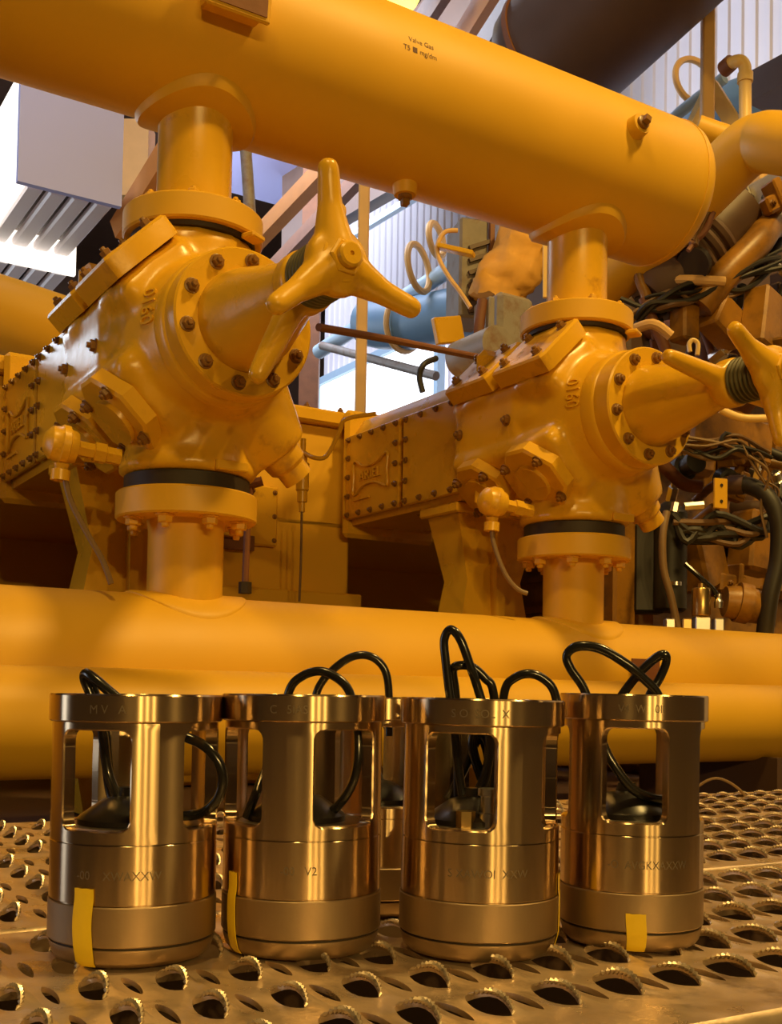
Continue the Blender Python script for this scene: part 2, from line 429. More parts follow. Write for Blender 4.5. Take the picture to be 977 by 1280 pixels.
# air intake housing at the left
def intake(lab, c, w, h, d, face, slats, sy):
    # c: world point of the front face's bottom left corner
    Mx = T(c) @ RZ(UA); t = thing('air_intake_housing', lab, 'housing', Mx, 'air intake housings')
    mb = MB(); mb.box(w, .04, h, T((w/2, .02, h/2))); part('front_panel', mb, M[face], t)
    mb = MB(); mb.box(.04, d-.05, h, T((.02, .045+(d-.05)/2, h/2))); part('side_panel', mb, M['panel_glow'] if face == 'white' else M['white'], t)
    mb = MB(); mb.box(w-.05, d-.05, .03, T((w/2+.02, .045+(d-.05)/2, .12))); part('recess', mb, M['bronze'], t)
    for x in (.1, w-.1):
        mb = MB(); mb.lathe([(.012, h), (.012, CEIL-c.z)], T((x, d*.5, 0)), 10); part('hanger_rod', mb, M['bronze'], t)
    for k in range(slats):
        p = (w-.06)/slats; mb = MB()
        mb.box(p*.76, d-.06, .05, T((.04+p*(k+.55), .04+d/2, .035)), .012); part('louver', mb, M['louver'], t)
    return t
intake('white sheet-metal air intake housing with striped louvers underneath, upper one', at(22, 226, 6.0), .58, .62, .95, 'white', 4, 1)
intake('lower air intake housing with bright glowing front and striped louvers', at(-70, 309, 6.7), .80, .27, .9, 'panel_glow', 6, 1)
mb = MB(); mb.bar(at(150, 290, 6.6), at(215, 185, 6.2), .10, .14)
solo('brace', mb, M['orange'], 'orange diagonal brace between white housing and left neck', 'brace')
mb = MB(); mb.box(.25, .2, .5, T(at(165, 205, 7.2)))
solo('junction_box', mb, M['tan'], 'tan box glimpsed behind the left header neck', 'box')
mb = MB(); mb.tube([at(-150, 345, 4.6), at(20, 400, 4.6), at(105, 428, 4.7)], .16, 28, smooth=1)
solo('air_duct', mb, M['yellow'], 'plain yellow round duct at the left edge under the louvers', 'duct')

# upper right: conduit, duct, brackets
mb = MB(); mb.tube([at(690, 290, 6.3), at(850, 140, 5.6), at(905, 97, 5.4)], .03, 12, smooth=1)
solo('conduit', mb, M['blue'], 'pale blue pipe running diagonally behind upper right post', 'conduit')
cd = thing('conduit', 'white elbowed conduit standing behind the yellow elbow pipe', 'conduit', at(930, 150, 4.8))
mb = MB(); mb.tube([at(931, 190, 4.8), at(931, 100, 4.8), at(930, 82, 4.8), at(922, 76, 4.8), at(908, 82, 4.85)], .027, 14, smooth=4); part('pipe', mb, M['pale'], cd, world=True)
mb = MB(); mb.lathe([(.036, 0), (.036, .05)], axisM(at(914, 78, 4.83), at(905, 86, 4.87)-at(914, 78, 4.83)), 14); part('coupling', mb, M['rust'], cd, world=True)
mb = MB(); mb.lathe([(.034, 0), (.034, .04)], axisM(at(931, 103, 4.8), (0, 0, 1)), 14); part('coupling', mb, M['pale'], cd, world=True)
mb = MB(); mb.bar(at(925, 168, 5.2), at(888, 108, 5.3), .05, .07); mb.bar(at(860, 168, 5.2), at(888, 108, 5.3), .04, .05)
solo('bracket', mb, M['pale'], 'pale triangular bracket behind the upper right tan post', 'bracket')
mb = MB(); mb.torus(.13, .018, axisM(at(868, 102, 6.0), (.35, -.8, .1)), 28, 8)
solo('hoop', mb, M['tan'], 'tan ring guard beside the upper right tan post', 'hoop')
mb = MB(); mb.lathe([(0, -.5), (.2, -.45), (.26, -.3), (.26, .5)], axisM(at(960, 150, 6.0), (.8, -.5, .1)), 32)
solo('blue_tank', mb, M['bluedeep'], 'blue tank behind the white conduit at upper right', 'tank')
mb = MB(); mb.box(.26, .3, .15, axisM(at(985, 104, 5.4), (0, 0, 1)) @ RZ(.6))
solo('junction_box', mb, M['bronze'], 'dark box at the right edge above the blue tank', 'box')

# ================================================================== the platform grating
GA = R_(30.0)
gu = Vector((cos(GA), sin(GA), 0)); gv = Vector((-sin(GA), cos(GA), 0))       # gv runs away from the viewer
GO = Vector((.1435, .702, ZC-.180)); GM = T(GO) @ RZ(GA)
PU, PV = .0484, .066
WO = .0310; WS = PU-WO
def hole_edge(k, n, a, b):
    """almond: sharp at both ends (along y)"""
    th = 2*pi*k/n; s = sin(th); c = cos(th)
    return a*c*abs(c)**.25, b*(s if abs(s) > 1e-9 else 0)
def grid_cell(mb, x0, y0, w, h, hx, hy, lift, n=20):
    vs = []; fs = []; rings = 4
    for k in range(n):
        th = 2*pi*k/n; c, s = cos(th), sin(th)
        m = max(abs(c)/(w/2), abs(s)/(h/2)); ox, oy = c/m, s/m
        ca = atan2(h/2, w/2)
        for qa, sx_, sy_ in ((ca, 1, 1), (pi-ca, -1, 1), (pi+ca, -1, -1), (2*pi-ca, 1, -1)):
            if round(qa/(2*pi/n)) % n == k: ox, oy = sx_*w/2, sy_*h/2
        ix, iy = hole_edge(k, n, hx, hy)
        q = max(0, 1-(iy/hy)**2)
        hz = lift*q if ix > 0 else -.35*lift*q
        for r in range(rings):
            f = r/(rings-1); e = f*f*(3-2*f)
            vs.append((x0+ox*(1-f)+ix*f, y0+oy*(1-f)+iy*f, hz*e))
        vs.append((x0+ix, y0+iy, hz-.0035))
    R1 = rings+1
    for k in range(n):
        j = (k+1) % n
        for r in range(R1-1): fs.append((k*R1+r, j*R1+r, j*R1+r+1, k*R1+r+1))
    mb.add(vs, fs)
def lip_mesh():
    """beaded, rope-like serrated edge along the raised side of an opening"""
    mb = MB(); n = 24; pts = []; rs = []
    for i in range(n+1):
        q_ = -1+2*i/n; q = 1-q_*q_
        pts.append((.0060*q**.6+.0002, q_*.0230, .0071*q+.0004)); rs.append((.0027 if i % 2 else .0009)*(.45+.55*q))
    mb.tube(pts, rs, 6, smooth=1)
    return mb
LIPMB = lip_mesh(); LIP = mesh('serrated_lip', LIPMB, M['tooth'], 25)
def prj(p):
    d = p-CAMP; w = d.dot(cF)
    return (CX+FPX*d.dot(cR)/w, CY-FPX*d.dot(cU)/w, w) if w > .05 else (1e9, 1e9, w)
gr = thing('grating_platform', 'worn steel walkway grating with serrated raised openings under the canisters', 'grating', GM)
lips = []
planks = [(-.086, .317, [0, 1, 2, 3, 4]), (.319, .671, None), (.673, .993, None)]
row0 = 0
for pi_, (y0, y1, rows) in enumerate(planks):
    ys = [j*PV for j in rows] if rows else [y0+.055+j*PV for j in range(5 if pi_ == 1 else 4)]
    mb = MB(); cells = []
    i0, i1 = -24, 40
    for i in range(i0, i1):
        for y in ys:
            cx = i*PU
            px, py, w = prj(GM @ Vector((cx, y, 0)))
            if -90 < px < 1070 and py < 1420:
                cells.append((i, y))
    lo = min(c[0] for c in cells); hi = max(c[0] for c in cells)
    for i in range(lo, hi+1):
        for y in ys:
            jit = random.uniform(.9, 1.1)
            grid_cell(mb, i*PU, y, WO, PV, .0060*jit, .0230, .0068)
            grid_cell(mb, i*PU+PU/2, y+.3*PV*0, WS, PV, .0030, .021, .0014, 20)
            lips.append(Vector((i*PU, y, 0)))
    xa = lo*PU-WO/2; xb = hi*PU+WO/2+WS
    ya = ys[0]-PV/2; yb = ys[-1]+PV/2
    # flat margins and turned-down edges
    def strip(a, b):
        mb.add([(xa, a, 0), (xb, a, 0), (xb, b, 0), (xa, b, 0)], [(0, 1, 2, 3)])
    strip(y0+.006, ya); strip(yb, y1-.006)
    for e, s in ((y0, 1), (y1, -1)):
        mb.add([(xa, e+s*.006, 0), (xb, e+s*.006, 0), (xa, e+s*.0015, -.002), (xb, e+s*.0015, -.002), (xa, e, -.007), (xb, e, -.007), (xa, e, -.05), (xb, e, -.05)],
               [(0, 1, 3, 2), (2, 3, 5, 4), (4, 5, 7, 6)] if s < 0 else [(1, 0, 2, 3), (3, 2, 4, 5), (5, 4, 6, 7)])
    part('plank', mb, M['grate'], gr, angle=60)
lips = [p for p in lips if -70 < prj(GM @ p)[0] < 1050 and prj(GM @ p)[1] < 1400]
lips.sort(key=lambda p: prj(GM @ p)[2])
for p in lips[:300]:
    part('serrated_lip', LIP, None, gr, M=T(p) @ Matrix.Diagonal((1, 1, random.uniform(.85, 1.15), 1)))
mb = MB()
for p in lips[300:]: mb.add(LIPMB.v, LIPMB.f, T(p))
tag(part('serrated_lips', mb, M['tooth'], gr, angle=25), kind='stuff')
for y in (.0, .45, .92):
    mb = MB(); mb.box(2.6, .05, .08, T((.35, y, -.092))); part('joist', mb, M['bronze'], gr)
for x in (-.8, 1.5):
    for y in (.0, .92):
        mb = MB(); mb.box(.05, .05, ZC-.176-.132, T((x, y, -.132-(ZC-.176-.132)/2))); part('leg', mb, M['bronze'], gr)

# ================================================================== the canisters
def sleeve(th0, half=R_(27), ro=.054, ri=.0455, z0=.0755, z1=.1485, w0=.0825, w1=.1445, rc=.007):
    """tube wall with four rounded windows"""
    mb = MB(); nw = 8
    hw = half*ro
    def rr(a):
        # rounded rectangle boundary hit by a ray at angle a, flat coordinates
        hx, hy = hw, (w1-w0)/2; c, s = cos(a), sin(a)
        t = min(hx/abs(c) if abs(c) > 1e-9 else 1e9, hy/abs(s) if abs(s) > 1e-9 else 1e9)
        x, y = c*t, s*t
        if abs(x) > hx-rc and abs(y) > hy-rc:
            qx, qy = (hx-rc)*(1 if c > 0 else -1), (hy-rc)*(1 if s > 0 else -1)
            B = -(c*qx+s*qy); C = qx*qx+qy*qy-rc*rc; t = -B+sqrt(max(0, B*B-C)); x, y = c*t, s*t
        return x, y
    S = ro*pi/4; zc = (w0+w1)/2
    for q in range(4):
        tc = th0+q*pi/2
        N = 72; dirs = []
        outer = []
        hx0, hy0, hy1 = S, z0-zc, z1-zc
        for k in range(N):
            a = 2*pi*k/N; c, s = cos(a), sin(a)
            t = min(hx0/abs(c) if abs(c) > 1e-9 else 1e9, (hy1/s if s > 1e-9 else (hy0/s if s < -1e-9 else 1e9)))
            dirs.append(a); outer.append((c*t, s*t))
        # corners of the sector rectangle replace the nearest samples so that sectors meet
        for cxn, cyn in ((hx0, hy1), (-hx0, hy1), (-hx0, hy0), (hx0, hy0)):
            k = min(range(N), key=lambda k: (outer[k][0]-cxn)**2+(outer[k][1]-cyn)**2); outer[k] = (cxn, cyn)
        inner = [rr(a) for a in dirs]
        rings = [0, .3, .6, .9, 1]
        rows = []
        def m3(p, r): return (r*sin(tc+p[0]/ro), -r*cos(tc+p[0]/ro), zc+p[1])
        for f in rings: rows.append([m3((o[0]*(1-f)+i[0]*f, o[1]*(1-f)+i[1]*f), ro) for o, i in zip(outer, inner)])
        def grow(p, g): 
            L = sqrt(p[0]**2+p[1]**2); return (p[0]*(1-g/L), p[1]*(1-g/L))
        rows.append([m3(grow(i, .0008), ro-.0010) for i in inner])
        rows.append([m3(grow(i, .0008), ri) for i in inner])
        for f in (.9, .6, .3, 0): rows.append([m3((o[0]*(1-f)+grow(i, .0008)[0]*f, o[1]*(1-f)+grow(i, .0008)[1]*f), ri) for o, i in zip(outer, inner)])
        vs = [p for r in rows for p in r]; fs = []
        for r in range(len(rows)-1):
            for k in range(N):
                j = (k+1) % N
                fs.append((r*N+k, r*N+j, (r+1)*N+j, (r+1)*N+k))
        mb.add(vs, fs)
    return mb
def canister(label, X, Y, win, s=(1, 1), lean=0, lean_y=0, tape=None, cables=(), words=('', ''), gland=(-.004, .0), extra=None, ang=0):
    zb = ZC-.180+.0012
    Mx = T((X, Y, zb)) @ Matrix.Rotation(lean, 4, 'Y') @ Matrix.Rotation(lean_y, 4, 'X') @ Matrix.Diagonal((s[0], s[0], s[1], 1))
    t = thing('steel_canister', label, 'canister', Mx, 'steel canisters on the grating')
    mb = MB(); mb.lathe([(0, 0), (.044, 0), (.0485, .0012), (.0515, .0045), (.0533, .0105), (.0533, .0122)], n=96)
    part('foot', mb, M['steelm'], t)
    mb = MB(); mb.lathe([(.0520, .0122), (.0520, .0136)], n=96); part('groove', mb, M['dark'], t)
    mb = MB(); mb.lathe([(.0520, .0136), (.0538, .0138), (.0545, .0146), (.0545, .0374), (.0540, .0380), (.052, .0380)], n=96); part('base_ring', mb, M['steelm'], t, label='matte grey base ring')
    mb = MB(); mb.lathe([(.0525, .0380), (.0525, .0388), (.0537, .0388), (.0540, .0392), (.0540, .0744), (.0536, .0748), (.0530, .0748), (.0530, .0756)], n=96)
    part('lower_band', mb, M['steel'], t)
    mb = sleeve(win); part('window_sleeve', mb, M['steel'], t, angle=30)
    mb = MB(); mb.ring([(.0455, .1487), (.0552, .1487), (.0565, .1496), (.0565, .1650), (.0557, .1660), (.0466, .1660), (.0455, .1650)], n=96); part('rim', mb, M['steel'], t)
    mb = MB(); mb.lathe([(0, .0760), (.0452, .0760), (.0452, .0815), (.0438, .0830), (0, .0830)], n=64); part('floor_plate', mb, M['steeli'], t)
    mb = MB(); mb.lathe([(.0335, .0830), (.0335, .0865), (.0315, .0885), (.017, .0985), (.0085, .1005), (.0065, .1060), (.0, .1065)], T((gland[0], gland[1], 0)), 32); part('cable_gland', mb, M['blackm'], t)
    Wi = Mx.inverted()
    for cb in cables:
        r = cb[0]; pts = [Wi @ at(px, py, Y+dy) for px, py, dy in cb[1]]
        mb = MB(); mb.tube(pts, r, 12, smooth=8); part('cable', mb, M['black'], t)
    if extra: extra(t)
    if tape:
        a0, a1, h0, h1 = tape; mb = MB(); n = 6
        prof = [(.0463, .0009), (.0490, .0012), (.0521, .0045), (.0540, .0105), (.0548, .0135), (.0551, .02), (.0551, .0365), (.0551, .0385), (.0546, .0395), (.0546, .055)]
        def rad(z):
            for (ra, za), (rb, zb2) in zip(prof, prof[1:]):
                if za <= z <= zb2: return ra+(rb-ra)*(z-za)/(zb2-za)
            return prof[-1][0]
        zs = [h0+(h1-h0)*k/14 for k in range(15)]; vs = []; fs = []
        for z in zs:
            for k in range(n+1):
                a = a0+(a1-a0)*k/n+R_(.5)*sin(z*190+a0)
                for dr in (0, .0004): 
                    r = rad(z)+dr; vs.append((r*sin(a), -r*cos(a), z+.0002*sin(k*2.1)*(1 if z > h1-.002 else 0)))
        w = 2*(n+1)
        for i in range(14):
            for k in range(n):
                b = i*w+2*k
                fs += [(b+1, b+3, b+w+3, b+w+1), (b, b+w, b+w+2, b+2)]
            for k in (0, n):
                b = i*w+2*k; fs.append((b, b+1, b+w+1, b+w))
        for b0 in (0, 14*w):
            for k in range(n): fs.append((b0+2*k, b0+2*k+2, b0+2*k+3, b0+2*k+1))
        mb.add(vs, fs); part('tape', mb, M['tape'], t, fix=True, label='yellow adhesive tape strip')
    for txt, z, r, a in ((words[0], .1565, .05658, R_(-6)), (words[1], .0565, .05408, R_(2))):
        if txt:
            mb = text_mb(txt, .0075, .0, lambda x, y, zz: (r*sin(a+x/r), -r*cos(a+x/r), z+y))
            part('engraving', mb, M['engr'], t)
    return t
CR = .0031
canister('leftmost steel canister, wide yellow tape at its foot, cable looping from its side', -.1715, .764, R_(-17), (1.02, 1.05), R_(-.2), 0, (R_(-28), R_(-13.5), .0013, .049),
    [(CR*1.1, [(163, 1014, 0), (150, 1000, -.004), (135, 965, 0), (128, 915, 0), (118, 880, .004), (106, 850, .004), (108, 842, .0), (120, 850, -.006), (146, 872, -.01), (190, 905, -.01), (246, 927, -.015), (268, 945, -.018), (278, 968, -.018), (275, 992, -.016), (262, 1010, -.012), (240, 1019, 0), (200, 1018, 0)]),
     (CR*1.25, [(148, 1015, 0), (138, 985, .006), (134, 950, .006), (131, 915, .008), (122, 880, .008), (112, 852, .006)])], ('M V   A', '-00    XWAXXW'))
canister('second steel canister from the left, narrow tape strip along its left edge', -.0598, .793, R_(-52), (1.02, 1.06), R_(-.25), 0, (R_(-57), R_(-47), .0013, .053),
    [(CR, [(308, 1022, -.01), (318, 996, -.012), (332, 962, 0), (350, 910, .005), (362, 862, .005), (378, 845, .002), (400, 839, 0), (422, 848, -.003), (437, 866, -.006), (446, 905, -.015), (447, 950, -.02), (438, 985, -.018), (415, 1014, -.012), (392, 1022, 0)])], ('C   5IAS', '-00   V2'))
def fittings(t):
    mb = MB(); mb.lathe([(.0065, .083), (.0065, .0935)], T((-.012, -.030, 0)), 6); part('fitting', mb, M['brass'], t, label='small brass fitting')
    mb = MB(); mb.lathe([(.008, .083), (.008, .092), (.006, .0925), (.006, .103), (.008, .1035), (.008, .108)], T((.004, -.026, 0)), 14); part('fitting', mb, M['chrome'], t, label='bright metal fitting')
canister('third steel canister from the left, tall narrow cable loop above it', .0645, .796, R_(-20), (1.025, 1.055), R_(.35), 0, (R_(74), R_(84), .0045, .052),
    [(CR*1.2, [(575, 1012, .012), (600, 985, .02), (612, 940, .022), (604, 900, .022), (590, 930, .026), (606, 985, .024), (614, 1015, .01)]), (CR*1.2, [(560, 1000, .02), (580, 960, .03), (600, 920, .03), (612, 960, .03), (600, 1005, .02)]), (CR, [(582, 1018, 0), (574, 970, .002), (568, 915, .002), (561, 862, .002), (557, 828, .002), (555, 800, .002), (563, 787, .0), (575, 799, -.004), (588, 834, -.004), (598, 864, -.002), (612, 915, -.003), (608, 965, -.006), (592, 1014, -.006)]),
     (CR, [(572, 1000, .01), (570, 880, .01), (566, 840, .006), (573, 832, .002), (590, 834, .004), (606, 848, .004), (616, 864, .004), (622, 930, .01), (612, 1010, .01)]),
     (CR, [(625, 905, .01), (631, 862, .008), (642, 848, .006), (660, 842, .004), (678, 848, .004), (692, 864, .004), (700, 900, .006)])], ('S O  SOL  X', 'S XAWOI  XXW'), extra=fittings)
canister('rightmost steel canister, short yellow tape at its foot, wide cable loop on top', .1795, .832, R_(-10), (.955, 1.085), R_(.3), 0, (R_(-15), R_(0), .0013, .026),
    [(CR*1.1, [(742, 900, 0), (730, 862, 0), (713, 836, 0), (708, 819, 0), (722, 808, -.003), (750, 811, -.006), (784, 831, -.008), (806, 850, -.006), (822, 868, -.004), (832, 900, 0)]),
     (CR*1.1, [(770, 880, .01), (782, 862, .008), (800, 840, .004), (820, 822, .002), (831, 819, .001), (832, 829, .003), (824, 848, .004), (812, 868, .004), (800, 900, .01)]),
     (CR*1.1, [(738, 890, .0), (748, 915, -.015), (763, 950, -.022), (788, 984, -.022), (812, 997, -.018), (835, 1000, -.005)])], ('V4  W   0II', '-O  AVGKXAXXW'))
canister('steel canister standing behind, mostly hidden between the second and third canisters', -.0085, .940, R_(22), (1.03, 1.05), 0, 0, None,
    [(CR*1.05, [(388, 900, .0), (397, 862, .0), (414, 839, .0), (440, 821, .0), (464, 821, 0), (481, 838, 0), (486, 870, 0), (486, 920, 0)])], ('', ''))

# ================================================================== header pipes
AXH = MF @ T((0, 0, 1.475)) @ Matrix.Rotation(pi/2, 4, 'Y')       # local Z along the machine
def xpipe(mb, R, t0, t1, y, z, n=96, dome=.0, dome0=.0):
    prof = []
    if dome0: prof += [(R*sin(a), t0-dome0*cos(a)) for a in [pi/2*k/8 for k in range(8)]]
    prof += [(R, t0)]
    for k in range(1, 12): prof.append((R, t0+(t1-t0)*k/12))
    prof += [(R, t1)]
    if dome: prof += [(R*cos(a), t1+dome*sin(a)) for a in [pi/2*k/10 for k in range(1, 11)]]
    mb.lathe(prof, MF @ T((0, y, z)) @ Matrix.Rotation(pi/2, 4, 'Y'), n)
def saddle(mb, t, yc, zc, Rp, r0, r1, th, up, n=56):
    """reinforcing pad: an annulus that hugs a pipe lying along the machine"""
    vs = []; fs = []
    def P(r, a, e):
        x = r*cos(a); y = r*sin(a); h = sqrt(max(1e-6, (Rp+e)**2-y*y))
        return MF @ Vector((t+x, yc+y, zc+up*h))
    lay = [(r0, th), (r0+(r1-r0)*.5, th), (r1-.006, th), (r1, th*.5), (r1+.001, -.004)]
    for r, e in lay: vs += [P(r, 2*pi*k/n, e) for k in range(n)]
    for l in range(len(lay)-1):
        for k in range(n):
            j = (k+1) % n
            f = (l*n+k, (l+1)*n+k, (l+1)*n+j, l*n+j)
            fs.append(f if up < 0 else tuple(reversed(f)))
    mb.add([tuple(v) for v in vs], fs)
HZ, HR = 1.475, .205
hd = thing('header_pipe', 'large yellow overhead header pipe crossing the top with domed right end', 'pipe', MF @ T((0, 0, HZ)))
mb = MB(); xpipe(mb, HR, -1.9, 1.44, 0, HZ, dome=.085); part('shell', mb, M['yellow'], hd, world=True)
mb = MB(); mb.torus(HR+.0005, .0022, MF @ T((1.43, 0, HZ)) @ Matrix.Rotation(pi/2, 4, 'Y'), 72, 6); part('weld_seam', mb, M['yellow'], hd, world=True)
NR = .083
def flange_prof(R, r, z0, z1): return [(r, z0), (R-.004, z0), (R, z0+.004), (R, z1-.004), (R-.004, z1), (r, z1)]
for t in (0, SP):
    mb = MB(); saddle(mb, t, 0, HZ, HR, NR-.01, .134, .016, -1); part('reinforcing_pad', mb, M['yellow'], hd, world=True)
    mb = MB(); mb.lathe([(NR+.006, 1.04), (NR+.001, 1.065), (NR, 1.08), (NR, 1.285), (NR+.008, 1.30)], MF @ T((t, 0, 0)), 64); part('neck', mb, M['cast'], hd, world=True)
    mb = MB(); mb.lathe(flange_prof(.155, .06, .995, 1.052), MF @ T((t, 0, 0)), 72); fl = part('flange', mb, M['yellow'], hd, world=True)
    for k in range(8):
        a = 2*pi*(k+.5)/8; bolt(hd, T((t+.128*cos(a), .128*sin(a), 1.052-HZ)), .012, NUT, 'nut')
    mb = MB(); mb.box(.045, .035, .012, MF @ T((t+.085, -.135, .985)) @ RZ(.5), .003); part('lifting_tab', mb, M['yellow'], hd, world=True)
# stub plug on the flank, drain plug underneath, nameplate bracket, marker writing
def on_header(t, ang):                       # ang: 0 = facing the viewer, positive = up
    o = MF @ Vector((t, -HR*cos(ang), HZ+HR*sin(ang))); n = (MF.to_3x3() @ Vector((0, -cos(ang), sin(ang))))
    return axisM(o, n)
def stub(t, ang, lab):
    mb = MB(); mb.lathe([(.032, -.01), (.029, .022), (.027, .026), (.0, .026)], on_header(t, ang), 24); p = part('coupling', mb, M['yellow'], hd, world=True)
    mb = MB(); mb.lathe([(.018, .02), (.018, .034), (.014, .036)], on_header(t, ang), 20); mb.prism([(.013*cos(pi/2*k+.4), .013*sin(pi/2*k+.4)) for k in range(4)], .03, .052, on_header(t, ang), .002)
    part('plug', mb, M['boltm'], p, world=True)
stub(1.15, R_(8), ''); stub(.555, R_(-88), '')
nb = on_header(-.012, R_(-7))
mb = MB(); mb.box(.125, .085, .05, nb @ T((0, 0, .022)), .004); mb.box(.145, .105, .012, nb @ T((0, 0, .05)), .004); br = part('nameplate_bracket', mb, M['yellow'], hd, world=True)
mb = MB(); mb.box(.125, .088, .003, nb @ T((0, .002, .0575))); part('nameplate', mb, M['rust'], br, world=True, label='dark brown nameplate')
def marker(txt, t0, a0, size):
    def fn(x, y, z):
        a = a0+y/HR; return MF @ Vector((t0+x, -(HR+.0006)*cos(a), HZ+(HR+.0006)*sin(a)))
    part('handwriting', text_mb(txt, size, .0, fn), M['ink'], hd, world=True, label='dark marker handwriting')
marker('Valve Gas', .470, R_(10), .0175); marker('T5 ■ mg/dm', .466, R_(3.2), .0175)

def low_flange(par, t):
    mb = MB(); mb.lathe(flange_prof(.155, .06, .368, .428), MF @ T((t, 0, 0)), 72); part('flange', mb, M['yellow'], par, world=True)
    mb = MB(); mb.lathe([(NR, .10), (NR, .345), (NR+.004, .369)], MF @ T((t, 0, 0)), 64); part('neck', mb, M['yellow'], par, world=True)
    for k in range(8):
        a = 2*pi*(k+.05)/8
        bolt(par, T((t+.123*cos(a), .123*sin(a), .368-LZ)) @ Matrix.Rotation(pi, 4, 'X'), .017, NUT, 'nut')
LZ, LR = .014, .19
lh = thing('lower_header_pipe', 'upper of the two yellow pipes behind canisters, carrying both lower necks', 'pipe', MF @ T((0, 0, LZ)))
mb = MB(); xpipe(mb, LR, -1.9, 2.9, 0, LZ); part('shell', mb, M['yellow'], lh, world=True)
for t in (0, SP):
    mb = MB(); saddle(mb, t, 0, LZ, LR, NR-.01, .135, .006, 1); part('reinforcing_pad', mb, M['yellow'], lh, world=True)
    low_flange(lh, t)
bp = thing('front_pipe', 'lower yellow pipe directly behind the canisters, hiding the bigger pipe', 'pipe', MF @ T((0, -.30, -.065)))
mb = MB(); xpipe(mb, .102, -1.9, 2.9, -.30, -.066); part('shell', mb, M['yellow'], bp, world=True)
for t in (-.9, .3, 1.5, 2.6):
    mb = MB(); mb.box(.03, .5, .16, MF @ T((t, -.15, -.235))); part('saddle_bracket', mb, M['bronze'], bp, world=True)
pl = thing('pipe_label', 'small brown identification plate on the yellow pipe behind rightmost canister', 'plate', at(770, 840, 2.75))
mb = MB(); Mp = axisM(mw(1.215, -LR-.004, LZ+.03), vv); mb.box(.10, .11, .006, Mp, .001); part('plate', mb, M['rust'], pl, world=True)
mb = MB(); mb.box(.016, .022, .003, Mp @ T((.012, -.018, .0045))); part('printed_mark', mb, M['ink'], pl, world=True)
# skid under the machine
mb = MB(); mb.box(7.0, 3.4, .30, MF @ T((.7, 1.25, -.465)), .01); mb.box(6.8, 3.2, .385, MF @ T((.7, 1.25, -.8075)))
solo('skid_base', mb, M['bronze'], 'dark steel skid base below the yellow pipes', 'skid')
mb = MB(); c = at(895, 992, 2.05); mb.tube([c+Vector((-.055, 0, -.05)), c+Vector((-.045, 0, 0)), c+Vector((0, 0, .028)), c+Vector((.05, 0, 0)), c+Vector((.065, 0, -.05))], .0025, 8, smooth=6)
solo('wire_loop', mb, M['hoseb'], 'thin brown wire loop below the front pipe, right of canisters', 'wire')

